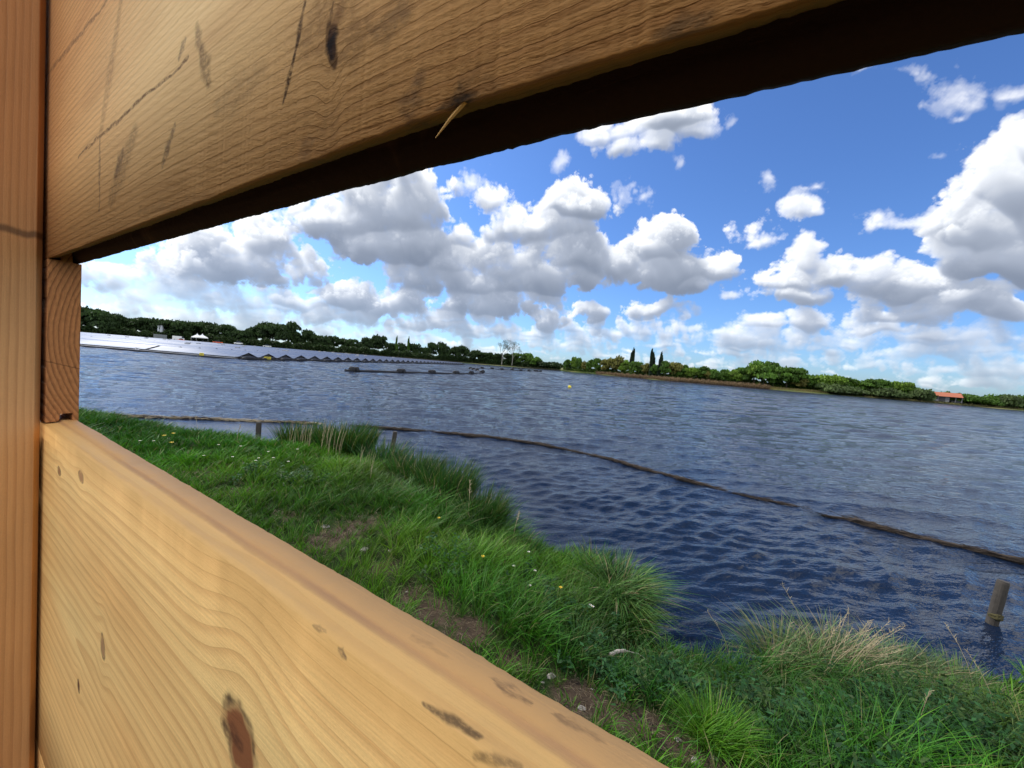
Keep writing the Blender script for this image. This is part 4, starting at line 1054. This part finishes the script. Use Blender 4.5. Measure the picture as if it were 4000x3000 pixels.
# tree tops read off the photograph: x, y of the top, half width, kind, hue (4000 px wide frame)
LEFT = [(-60,1180,60,'tree'),(60,1192,50,'tree'),(170,1196,52,'tree'),(300,1205,60,'tree'),(345,1203,32,'tree'),(395,1215,42,'tree'),(440,1224,30,'tree'),(472,1240,24,'tree'),(500,1256,26,'tree'),(551,1238,34,'tree'),(592,1250,24,'tree'),(624,1247,30,'tree'),(673,1249,34,'tree'),(716,1255,30,'tree'),
        (756,1262,26,'tree'),(795,1256,38,'tree'),(830,1272,24,'tree'),(874,1267,32,'tree'),(925,1285,34,'tree'),(960,1294,26,'tree'),(1002,1275,36,'tree'),(1064,1258,44,'tree'),(1123,1257,38,'tree'),(1165,1300,26,'tree'),(1203,1287,28,'tree'),(1240,1312,26,'tree'),
        (1262,1316,22,'tree'),(1300,1312,32,'tree'),(1345,1325,26,'tree'),(1372,1325,26,'tree'),(1404,1334,22,'tree'),(1432,1322,24,'tree'),(1476,1310,36,'tree'),(1520,1338,24,'tree'),(1571,1343,24,'tree'),(1616,1344,32,'tree'),(1658,1355,24,'tree'),
        (1689,1340,22,'tree'),(1729,1338,30,'tree'),(1779,1353,24,'tree'),(1806,1353,26,'tree')]
MIDT = [(1856,1366,24,'tree'),(1888,1375,24,'tree'),(1920,1377,20,'tree'),(1945,1380,20,'tree'),(1985,1380,22,'tree'),(2023,1379,26,'tree'),(2064,1378,26,'tree'),(2092,1392,22,'tree'),(2138,1406,34,'bush'),(2170,1408,28,'bush')]
RIGHT = [(2214,1404,18,'tree'),(2241,1398,18,'tree'),(2262,1398,16,'tree'),(2283,1411,14,'tree'),(2304,1408,16,'tree'),(2330,1401,22,'tree'),(2367,1402,26,'tree'),(2408,1396,38,'tree'),(2440,1408,24,'tree'),(2489,1412,30,'tree'),(2520,1422,22,'tree'),(2560,1424,20,'tree'),
         (2596,1410,24,'tree'),(2635,1414,34,'tree'),(2665,1424,22,'tree'),(2702,1425,30,'tree'),(2740,1434,26,'tree'),(2768,1446,22,'tree'),(2794,1441,28,'tree'),(2835,1445,28,'tree'),(2869,1446,28,'tree'),(2905,1435,30,'tree'),(2945,1424,34,'tree'),
         (3020,1445,28,'tree'),(3120,1474,22,'tree'),(3155,1466,30,'tree'),(3185,1466,34,'tree'),(3238,1453,46,'tree'),(3290,1478,34,'tree'),(3330,1484,28,'tree'),(3375,1478,36,'tree'),(3415,1488,26,'tree'),(3443,1484,32,'tree'),(3480,1494,28,'tree'),(3508,1490,30,'tree'),(3545,1508,26,'tree'),(3580,1514,24,'tree'),
         (3655,1527,26,'bush'),(3700,1530,20,'bush'),(3745,1534,34,'bush'),(3787,1532,34,'bush'),(3830,1541,30,'bush'),(3870,1540,28,'bush'),(3905,1543,24,'bush'),(3975,1530,30,'bush'),(4010,1540,34,'bush')]
def left_label(x):
    if x < 600: return 'dark leafy tree of the wood behind the solar field, left of the white silo', 'dark trees left of the white silo'
    if x < 740: return 'dark leafy tree behind the white silo and grey container', 'dark trees behind the silo'
    if x < 860: return 'dark leafy tree rising behind the two white pointed tents', 'dark trees behind the tents'
    if x < 1180: return 'dark leafy tree of the wood just right of the white tents', 'dark trees right of the tents'
    return 'dark leafy tree of the long wood behind the zigzag end of the solar field', 'dark trees behind the zigzag end of the solar field'
for i, (x, y, w, k) in enumerate(LEFT):
    lab, grp = left_label(x)
    if x == 1476: lab, grp = 'tall round-headed dark tree standing above the wood, left of the two thin spindly treetops', None
    if x == 1123: lab, grp = 'tall full dark tree, the highest of the wood right of the tents', None
    if x == 1064: lab, grp = 'broad dark tree just left of the highest tree right of the tents', None
    plant('leafy_tree', x, y-(i*5 % 3)*2, w*1.02, k, 'dark', 14+(i*37 % 13), lab, 'tree', grp, i % 4)
for i, (x, y, w, k) in enumerate(MIDT):
    plant('leafy_tree' if k == 'tree' else 'bush', x, y, w*1.2, k, 'mid' if k == 'tree' and i > 4 else 'dark', 8+(i*37 % 7), 'dark bushy growth at the tip of the wood, where the open lake gap begins' if k == 'bush' else 'green tree standing around the two bare pale trees', 'bush' if k == 'bush' else 'tree', 'bushes at the tip of the wood' if k == 'bush' else 'green trees around the bare pale ones', i % 4)
def right_label(x, k):
    if x < 2350: return 'small green tree in the row at the left end of the right-hand shore', 'small trees at the left end of the right-hand shore'
    if x < 2470: return 'yellow-green tree left of the leftmost poplar', 'trees left of the leftmost poplar'
    if x < 2620: return 'green tree between and around the dark poplars', 'trees among the poplars'
    if x < 2760: return 'olive tree above the brown reeds right of the poplars', 'trees right of the poplars'
    if x < 2930: return 'low green tree between the poplars and the big oak', 'low trees before the big oak'
    if x < 3130: return 'smaller tree at the foot of the two big oaks', 'smaller trees by the big oaks'
    if x < 3600: return 'rounded green tree of the dense wood left of the red-roofed barn', 'trees left of the barn'
    return 'low green bush on the shore right of the red-roofed barn', 'bushes right of the barn'
hs = ['mid','bright','mid','olive','mid','mid','bright']
for i, (x, y, w, k) in enumerate(RIGHT):
    lab, grp = right_label(x, k)
    hue = 'olive' if x in (2408,2635,2367) else hs[i % 7]
    if x > 3600: hue = 'mid'
    plant('leafy_tree' if k == 'tree' else 'bush', x, y-(i*5 % 3)*2, w*1.0, k, hue, (7 if x < 3600 else 26 if x < 3720 else 4)+(i*29 % 6), lab, 'tree' if k == 'tree' else 'bush', grp, i % 4)
plant('oak', 2982, 1407, 62, 'tree', 'mid', 9, 'biggest oak on the right-hand shore, with a tall domed crown', 'oak', None, 2)
plant('oak', 3072, 1433, 50, 'tree', 'mid', 7, 'second big oak, round and dense, just right of the biggest one', 'oak', None, 1)
for x, y, w, lab in [(2464,1375,9,'leftmost dark poplar, standing apart behind the yellow-green tree'),(2544,1380,11,'middle dark poplar, the taller of the close pair'),(2575,1389,10,'rightmost dark poplar, the shorter of the close pair')]:
    plant('poplar', x, y, w, 'poplar', 'poplar', 16 if x < 2500 else 8, lab, 'poplar', None, 0)
for x, y, w, lab in [(1546,1324,6,'thin spindly treetop above the wood, left of the pair'),(1593,1326,6,'thin spindly treetop above the wood, right of the pair')]:
    plant('spindly_tree', x, y, w, 'poplar', 'mid', 20, lab, 'tree', None, 0)
for x, y, w, lab in [(3250,1490,44,'willow bush hanging over the water right of the dry grass strip'),(3330,1500,30,'rounded willow bush on the shore below the wood'),(3455,1508,38,'wide willow bush, right of the rounded one'),
                     (3510,1520,26,'willow bush left of the tall feathery one'),(3597,1505,26,'tall feathery willow beside the red-roofed barn'),(3625,1535,14,'small willow touching the barn on its left'),(3936,1526,22,'taller willow near the right-hand frame edge')]:
    plant('willow_bush', x, y, w, 'bush', 'willow', 1.5, lab, 'willow', None, int(x) % 3)
# two bare, pale trees
def bare_tree(px, topy, label, seed):
    rs = random.Random(seed); p = shore_hit(px, 3); g0 = gz(p); H = topz(px, topy, p.length)-g0
    root = empty('bare_tree', (p.x, p.y, g0-.1)); tag(root, label, 'tree')
    t = MB(); t.tube([(0,0,0),(.1,0,H*.3),(.05,.1,H*.5)], [.42,.34,.28], n=7)
    br = MB(); tips = []
    def grow(a, d, l, r, k):
        b = a+d*l; br.tube([a, a.lerp(b,.5)+Vector((rs.gauss(0,.06*l),rs.gauss(0,.06*l),0)), b], [r, r*.8, r*.6], n=4, cap=False)
        if k == 0: tips.append(b); return
        for j in range(3 if k > 1 else 4):
            e = (d+Vector((rs.gauss(0,.42),rs.gauss(0,.42),rs.uniform(-.05,.35)))).normalized(); grow(b, e, l*rs.uniform(.6,.8), r*.58, k-1)
    for j in range(5): 
        a = j*1.26+rs.random(); grow(Vector((.05,.1,H*(.30+.05*j))), Vector((math.cos(a)*.55,math.sin(a)*.55,.9)).normalized(), H*.20, .15, 4)
    t.build('trunk', pale_bark, root); br.build('branches', pale_bark, root)
    n = len(tips); P_ = np.array([list(q) for q in tips]); r2 = np.random.RandomState(seed); P_ = np.repeat(P_, 2, 0)+r2.randn(n*2,3)*.35; n *= 2
    s = .11; V = (P_[:,None,:]+r2.randn(n,4,3)*s).reshape(-1,3); c = np.tile(np.array(TG['pale']), (len(V),1))
    link('young_leaves', quad_mesh('young_leaves', V, np.arange(len(V)).reshape(-1,4), c), foliage_mat, root)
bare_tree(1960, 1329, 'tall nearly leafless pale tree, left of the two on the far shore', 5)
bare_tree(2000, 1337, 'tall nearly leafless pale tree, right of the two on the far shore', 9)

# low growth that fills the foot of the woods, one mass
def band(name, x0, x1, n, back, hgt, leaf, cols, label, cat, seed, hmin=.1):
    rs = np.random.RandomState(seed); px = np.linspace(x0, x1, 160); sh = [shore_hit(q, 0) for q in px]
    S = np.array([[q.x, q.y] for q in sh]); dl = S/np.linalg.norm(S, axis=1)[:,None]
    k = rs.rand(n)*159; i = k.astype(int); f = (k-i)[:,None]; i2 = np.minimum(i+1, 159)
    bk = (back[0]+(back[1]-back[0])*rs.rand(n))[:,None]
    xy = S[i]*(1-f)+S[i2]*f+dl[i]*bk
    hh = hgt*(.80+.22*np.sin(k*.9)*np.sin(k*.37+1)+.12*np.sin(k*2.3))
    z = np.clip(ground_z(xy[:,0], xy[:,1]), 0, 2)+hmin+np.clip(hh, .3, None)*rs.rand(n)
    P_ = np.stack([xy[:,0], xy[:,1], z], -1); V = (P_[:,None,:]+rs.randn(n,4,3)*leaf).reshape(-1,3)
    c = np.array(cols)[rs.randint(0, len(cols), n)]*(1+.25*rs.randn(n,1)); c = np.clip(np.repeat(c, 4, 0), .004, .6)
    tag(link(name, quad_mesh(name, V, np.arange(len(V)).reshape(-1,4), c), foliage_mat), label, cat, kind='stuff')
band('undergrowth', -300, 2190, 85000, (5,22), 4.6, .36, [TG['dark'], TG['dark'], (.03,.055,.012)], 'dark undergrowth filling the foot of the wood behind the solar field', 'undergrowth', 1)
band('undergrowth', 2200, 4080, 60000, (9.5,18), 3.5, .26, [TG['mid'], TG['dark'], TG['bright']], 'green undergrowth below the trees of the right-hand shore', 'undergrowth', 2)
# dry reeds and dry grass along the water
def strip(name, x0, x1, n, back, H, width, cols, label, cat, seed):
    rs = np.random.RandomState(seed); px = np.linspace(x0, x1, 160); sh = [shore_hit(q, 0) for q in px]
    S = np.array([[q.x, q.y] for q in sh]); dl = S/np.linalg.norm(S, axis=1)[:,None]
    k = rs.rand(n)*159; i = k.astype(int); f = (k-i)[:,None]; i2 = np.minimum(i+1, 159)
    xy = S[i]*(1-f)+S[i2]*f+dl[i]*(back[0]+(back[1]-back[0])*rs.rand(n))[:,None]
    P_ = np.stack([xy[:,0], xy[:,1], np.clip(ground_z(xy[:,0], xy[:,1]), -.05, 2)], -1)
    h = H*(.5+.6*rs.rand(n))*(1+.35*np.sin(k*1.7)*np.sin(k*.6)); az = rs.rand(n)*6.28
    c = np.array(cols)[rs.randint(0, len(cols), n)]*(1+.25*rs.randn(n,1))
    g = blades(P_, h, az, .15+.5*rs.rand(n), width*(.7+.6*rs.rand(n)), np.clip(c,.01,.7), rs)
    tag(link(name, np_mesh(name, *g[:4], g[4]), grass_mat), label, cat, kind='stuff')
strip('reed_belt', 2330, 3010, 22000, (-.6,4.5), 1.9, .10, [(.21,.140,.075),(.27,.18,.10),(.16,.12,.06)], 'belt of brown dry reeds along the right-hand shore', 'reeds', 3)
strip('dry_grass', 2860, 3240, 12000, (0,7), .7, .10, [(.46,.37,.14),(.38,.32,.12),(.26,.26,.09)], 'strip of yellow dry grass at the water below the big oaks', 'dry grass', 4)
strip('dry_grass', 3380, 4060, 9000, (0,3.5), .55, .09, [(.30,.26,.10),(.16,.18,.06),(.24,.21,.09)], 'patchy dry grass at the water below the barn and bushes', 'dry grass', 5)
strip('shore_grass', 2186, 2420, 7000, (0,5), .5, .10, [(.16,.20,.05),(.10,.16,.03)], 'light green grass edge at the left end of the right-hand shore', 'grass', 6)
strip('shore_reeds', 1300, 2190, 14000, (-.3,3), .9, .10, [(.06,.05,.03),(.04,.05,.02)], 'low dark reeds along the foot of the far wood', 'reeds', 7)

# ---------------------------------------------------------------- floating solar field
ang = math.atan2(12, 130)
arr = empty('floating_solar_field', (-36.3, 50.5, 0)); arr.rotation_euler = (0, 0, -ang)      # local +y runs away along the gable side, -x along the rows
tag(arr, 'large floating field of solar panels in low tent-shaped rows on the lake', 'solar field')
pm, b = new_mat('solar_panel'); x, y, z = e_coords()
gx_ = e_frac(x/1.05); gy_ = e_frac(y/.93+.5)
ln = e_max(e_step(e_abs(gx_-.5), .465, .49), e_step(e_abs(gy_-.5), .46, .485)); cell = e_max(e_step(e_abs(e_frac(x/.175)-.5), .44, .48), e_step(e_abs(e_frac(y/.155)-.5), .44, .48))
tone = e_noise(x*.05, y*.25, 0.0, detail=2)
setp(b, Base_Color=e_mix(ln*.8, e_mix(cell*.2, (.055,.054,.060), (.10,.10,.105)), (.20,.20,.205)), Roughness=e_step(tone, -.6, .6, .18, .3)); b.inputs['Specular IOR Level'].default_value = .5
b.inputs['Coat Weight'].default_value = 0.0; b.inputs['Coat Roughness'].default_value = .2
black = plain('black_float', (.010,.010,.012), .75); alu = plain('galvanised_rail', (.35,.36,.38), .45, metal=.6); under = plain('truss_and_shade', (.03,.03,.035), .8)
PITCH_R, NR, ZV, ZR, RL = 3.72, 36, .34, .92, 225.0
for i in range(NR):
    y0 = i*PITCH_R; yc = y0+PITCH_R/2; y1_ = y0+PITCH_R-.12
    m_ = MB(); xs = [0]
    segs = []; x_ = 0.0
    rr_ = random.Random(i)
    L0 = RL if i > 3 else RL-18*(3-i)*0
    cuts = [13.5+i*.55, 62+i*.2, 118, 170]
    e0 = 0.0
    for cph in cuts+[L0]:
        segs.append((e0, cph-.55)); e0 = cph
    for a0, a1 in segs:
        for (ya, za, yb_, zb) in ((y0, ZV, yc-.03, ZR), (y1_, ZV, yc+.03, ZR)):
            t = .04
            m_.add([(-a0,ya,za),(-a1,ya,za),(-a1,yb_,zb),(-a0,yb_,zb),(-a0,ya,za-t),(-a1,ya,za-t),(-a1,yb_,zb-t),(-a0,yb_,zb-t)], [(0,1,2,3),(7,6,5,4),(0,4,5,1),(2,6,7,3),(0,3,7,4),(1,5,6,2)])
    row = m_.build('panel_row', pm, arr)
    t_ = MB()
    for xx in (-.06,):
        t_.add([(xx,y0+.1,.12),(xx,y1_-.1,.12),(xx,yc+.0,ZR-.08),(xx-.35,y0+.1,.12),(xx-.35,y1_-.1,.12),(xx-.35,yc,ZR-.08)], [(0,1,2),(5,4,3),(0,3,4,1),(1,4,5,2),(2,5,3,0)])  # solid dark wedge standing in for the shade under the panel ends
    t_.tube([(.02,y0+.05,ZV-.02),(.02,yc,ZR+.0),(.02,y1_,ZV-.02)], .025, n=4)
    t_.build('gable_frame_and_shade', under, row)
MB().box((-RL,-.75,-.05),(.35,-.12,.16)).box((-RL,-.12,.0),(0,.0,.10)).build('front_float', black, arr)
MB().tube([(-RL,-.70,.34),(.30,-.70,.34)], .03, n=6).box((-RL,-.55,.161),(.25,-.15,.19)).build('walkway_rail', alu, arr)
mb = MB()
for i in range(NR): mb.box((.05,i*PITCH_R+.08,-.05),(.62,i*PITCH_R+PITCH_R-.2,.20)); mb.ell((.66,i*PITCH_R+.3,.12),(.3,.38,.24),10,6)
mb.build('gable_float', black, arr)
MB().tube([(.45,-.6,.40),(.45,NR*PITCH_R*.5,.40),(.45,NR*PITCH_R,.40)], .025, n=6).build('walkway_rail', alu, arr)
yel = plain('sign_yellow', (.75,.60,.05), .5); whi = plain('sign_white', (.7,.7,.7), .5); dark = plain('dark_detail', (.03,.03,.03), .5)
inv = arr.matrix_basis.inverted() if False else (Matrix.Rotation(ang, 4, 'Z')@Matrix.Translation((36.3,-50.5,0)))
for px, yy, w_, mt, lab in [(787,1386,.62,yel,'yellow warning plate'),(1045,1400,.42,yel,'yellow warning plate'),(535,1368,.6,whi,'white plate')]:
    d = pix_dir(px, yy); d2 = inv.to_3x3()@d; o2 = inv@CAM_P
    if px < 900: t = (-.80-o2.y)/d2.y
    else: t = (.70-o2.x)/d2.x
    q = o2+d2*t
    mb = MB()
    if px < 900: mb.box((q.x-w_/2,-.80,.16),(q.x+w_/2,-.77,.50))
    else: mb.box((.70,q.y-w_*1.6,.16),(.73,q.y+w_*1.6,.52))
    s_ = mb.build('sign_plate', mt, arr, bevel=.01)
    mk = MB()
    if px < 900: mk.box((q.x-w_*.30,-.806,.27),(q.x+w_*.30,-.801,.31)).box((q.x-w_*.25,-.806,.36),(q.x+w_*.25,-.801,.40))
    else: mk.box((.731,q.y-w_,.27),(.736,q.y+w_,.31)).box((.731,q.y-w_*.8,.36),(.736,q.y+w_*.8,.40))
    mk.build('print', dark, s_)
# little masts / inverters on the rows
cab = plain('inverter_grey', (.40,.41,.43), .5)
rr_ = random.Random(8)
for i in range(46):
    a_, b_ = rr_.uniform(15, 215), rr_.uniform(30, 130); r_ = int(b_/PITCH_R)
    MB().box((-a_-.5, r_*PITCH_R+PITCH_R/2-.25, ZR-.02), (-a_+.5, r_*PITCH_R+PITCH_R/2+.25, ZR+.22)).build('cable_box', cab, arr)

# ---------------------------------------------------------------- floating booms and buoy
def boom(pts, floats, label, fr=.42):
    W_ = [at(x, y, 0) for x, y in pts]; root = empty('floating_boom', W_[0]); tag(root, label, 'boom')
    L = []
    for a, b in zip(W_[:-1], W_[1:]):
        for i in range(6): L.append(a.lerp(b, i/6))
    L.append(W_[-1])
    for _ in range(3): L = [L[0]]+[(L[i-1]+L[i]*2+L[i+1])/4 for i in range(1,len(L)-1)]+[L[-1]]
    MB().tube([p-W_[0]+Vector((0,0,.05)) for p in L], .17, n=8).build('pipe', black, root)
    for x, y in floats:
        p = at(x, y, 0)-W_[0]; k = min(range(len(L)-1), key=lambda i: (L[i]-W_[0]-p).length); t = (L[k+1]-L[k]).normalized(); c = L[k]-W_[0]; a = Vector((-t.y,t.x,0))
        m_ = MB()
        for s in (-.28, .28): m_.tube([c+t*(s-.22)+Vector((0,0,.14)), c+t*(s-.16)+Vector((0,0,.14)), c+t*(s+.16)+Vector((0,0,.14)), c+t*(s+.22)+Vector((0,0,.14))], [fr*.72,fr,fr,fr*.72], n=12)
        m_.build('float', black, root, smooth=False)
c2 = lambda x, y: (1300+x*.4521, 1200+y*.4521)
boom([c2(105,552),c2(195,556),c2(400,561),c2(578,568),c2(858,575),c2(1070,580),c2(1198,579),c2(1282,572)], [c2(195,556),c2(578,568),c2(858,575),c2(1070,580),c2(1198,579)], 'near black boom of pipe and round floats lying before the solar field')
boom([c2(1282,572),c2(1302,566),c2(1245,549),c2(1215,541),c2(1182,532)], [c2(1284,571),c2(1300,565),c2(1245,549),c2(1216,541),c2(1185,532)], 'curled end of floats that turns back behind the near boom')
boom([c2(1185,530),c2(1290,532),c2(1375,536),c2(1460,541),c2(1548,546),c2(1625,551),c2(1695,554),c2(1745,556),c2(1805,558)], [c2(1290,532),c2(1375,536),c2(1460,541),c2(1548,546),c2(1625,551),c2(1695,554),c2(1745,556),c2(1770,557),c2(1800,558)], 'far thin boom with small floats near the bare trees', .5)
boom([c2(1560,530),c2(1610,533),c2(1650,535)], [c2(1570,531),c2(1610,533),c2(1648,535)], 'short loose piece of boom behind the far one', .45)
by = at(2225, 1514, 0); root = empty('buoy', by); tag(root, 'small round yellow buoy alone on the open water', 'buoy')
MB().ell((0,0,.08), (.21,.21,.19), 14, 9).build('float', yel, root, smooth=True); MB().tube([(0,0,.25),(0,0,.33)], .05, n=8).build('eye', dark, root)

# ---------------------------------------------------------------- tents, silo, vehicles, barn
def far_pt(px, back): 
    p = shore_hit(px, back); p.z = gz(p); return p
def face_cam(o, p): o.rotation_euler = (0, 0, math.atan2(-p.x, p.y))
canvas = plain('white_canvas', (.80,.80,.78), .7, var=.04); steel = plain('silo_steel', (.55,.57,.58), .45); cgrey = plain('container_grey', (.16,.18,.19), .6)
orange = plain('orange_paint', (.70,.10,.02), .45); whitep = plain('white_paint', (.75,.75,.74), .4); glass = plain('dark_glass', (.02,.025,.03), .15); tyre = plain('tyre_rubber', (.02,.02,.02), .8)
PLAT = 1.0
def stand(px, back):
    p = far_pt(px, back); p.z = gz(p); return p
def tent(px, ptop, w_px, label):
    p = stand(px, 5); r = empty('pagoda_tent', p); face_cam(r, p); tag(r, label, 'tent')
    H = topz(px, ptop, p.length)-p.z; W = w_px*p.length/F_PX; h0 = H*.52
    V = []; F = []; n = 8
    for k in range(n+1):
        t = k/n; q = W/2*(1-t)**1.9+.04; z_ = h0+(H-h0)*t
        V += [(-q,-q,z_),(q,-q,z_),(q,q,z_),(-q,q,z_)]
    for k in range(n):
        for j in range(4): F.append((k*4+j, k*4+(j+1)%4, k*4+4+(j+1)%4, k*4+4+j))
    MB().add(V, F).build('roof', canvas, r)
    MB().box((-W/2,W/2-.05,0),(W/2,W/2,h0-.01)).box((-W/2,-W/2,0),(-W/2+.06,W/2-.06,h0-.01)).box((-W/2+.07,-W/2,h0-.5),(W/2,-W/2+.05,h0-.01)).build('side_panel', canvas, r)
    m_ = MB(); [m_.tube([(sx*W*.49,sy*W*.49,0),(sx*W*.49,sy*W*.49,h0)], .06, n=6) for sx in (-1,1) for sy in (-1,1)]; m_.build('tent_frame', alu, r)
tent(770, 1301, 28, 'white pointed tent on the far shore, left of the two'); tent(790, 1302, 28, 'white pointed tent on the far shore, right of the two')
m_p = stand(626, 12); r = empty('silo', m_p); tag(r, 'pale double silo rising in front of the dark wood', 'silo'); Hs = topz(626, 1270, m_p.length)-m_p.z
for s in (-1,1): MB().tube([(s*.85,0,Hs*.30),(s*.85,0,Hs*.42),(s*.85,0,Hs*.93),(s*.85,0,Hs)], [.2,.8,.8,.45], n=12).build('tank', steel, r)
m_ = MB(); [m_.tube([(sx*1.2,sy*.5,0),(sx*1.2,sy*.5,Hs*.45)], .09, n=6) for sx in (-1,1) for sy in (-1,1)]; m_.build('support_frame', steel, r)
p = stand(626, 4); r = empty('container', p); face_cam(r, p); tag(r, 'dark grey site container below the silo', 'container'); MB().box((-3,-1.2,0),(3,1.2,2.5)).build('body', cgrey, r, bevel=.04)
m_ = MB(); [m_.box((-2.9+k*.42,-1.24,.1),(-2.75+k*.42,-1.202,2.4)) for k in range(14)]; m_.build('ribs', cgrey, r)
def car(name, px, L, H, paint, label, cat, back=3, van=False):
    p = stand(px, back); r = empty(name, p); face_cam(r, p); tag(r, label, cat); w = 1.8; h1 = H*.55
    bd = MB().box((-L/2,-w/2,.35),(L/2,w/2,h1)); bd.build('body', paint, r, bevel=.08)
    if van: MB().prism([(-w/2+.05,h1+.005),(w/2-.05,h1+.005),(w/2-.12,H),(-w/2+.12,H)], -L/2+.05, L/2-1.3).build('box_body', paint, r, bevel=.05); cx0, cx1 = L/2-1.29, L/2-.45
    else: cx0, cx1 = -L*.30, L*.22
    MB().add([(cx0,-w/2+.06,h1+.003),(cx1+.35,-w/2+.06,h1+.003),(cx1+.35,w/2-.06,h1+.003),(cx0,w/2-.06,h1+.003),(cx0+.25,-w/2+.2,H-.05),(cx1-.2,-w/2+.2,H-.05),(cx1-.2,w/2-.2,H-.05),(cx0+.25,w/2-.2,H-.05)],
             [(0,1,5,4),(1,2,6,5),(2,3,7,6),(3,0,4,7),(4,5,6,7)]).build('windows', glass, r)
    for sx in (-1,1):
        for sy in (-1,1):
            c = Vector((sx*L*.31, sy*(w/2-.05), .33)); MB().tube([c-Vector((0,.11,0)), c+Vector((0,.11,0))], .33, n=14).build('wheel', tyre, r)
car('van', 697, 5.6, 2.5, whitep, 'white van parked left of the tents', 'van', van=True)
car('pickup', 708, 3.2, 1.6, orange, 'small orange vehicle just in front of the white van', 'vehicle', back=-.2+1)
car('car', 851, 5.0, 1.7, orange, 'orange-red car parked right of the tents', 'car')
car('car', 932, 4.6, 2.1, whitep, 'pale vehicle half hidden by trees, right of the orange-red car', 'car', back=5)
car('car', 1044, 4.4, 1.7, whitep, 'white car farthest right below the dark wood', 'car', back=3)
# barn
p = stand(3672, 6.5); r = empty('barn', p); r.rotation_euler = (0,0,math.atan2(-p.x,p.y)-.10); tag(r, 'low grey barn with an orange-red tiled roof on the right-hand shore', 'barn')
tile, b = new_mat('red_tiles'); x, y, z = e_coords(); t_ = e_step(e_abs(e_frac(x/.3)-.5), .30, .48)
setp(b, Base_Color=e_mix(t_*.35, (.36,.115,.055), (.20,.06,.03)), Roughness=.8)
wallm = plain('grey_boards', (.16,.16,.16), .85, var=.3)
bl, bw, bh = 6.6, 3.2, 2.3; rh = topz(3665,1531,p.length)-p.z
MB().box((-bl,-bw,0),(bl*.45,bw,bh)).build('wall', wallm, r)
MB().add([(-bl-.4,-bw-.6,bh-.1),(bl+.2,-bw-.6,bh-.1),(bl-.9,0,rh),(-bl+.3,0,rh),(bl+.2,bw+.6,bh-.1),(-bl-.4,bw+.6,bh-.1)], [(0,1,2,3),(3,2,4,5),(1,4,2),(0,3,5),(0,5,4,1)]).build('roof', tile, r)
MB().box((-bl*.0,-bw-.05,.1),(bl*.28,-bw-.01,2.1)).build('door', dark, r)
for k in range(2): MB().box((-bl*.75+k*3.4,-bw-.05,.9),(-bl*.75+1.2+k*3.4,-bw-.01,1.8)).build('window', dark, r)
m_ = MB(); [m_.tube([(xx,yy,0),(xx,yy,bh)], .12, n=6) for xx in (bl*.72,bl*.98) for yy in (-bw,bw)]; m_.build('porch_posts', wallm, r)
MB().box((bl*.5,-.2,0),(bl*.95,.0,bh-.2)).build('back_wall', wallm, r)
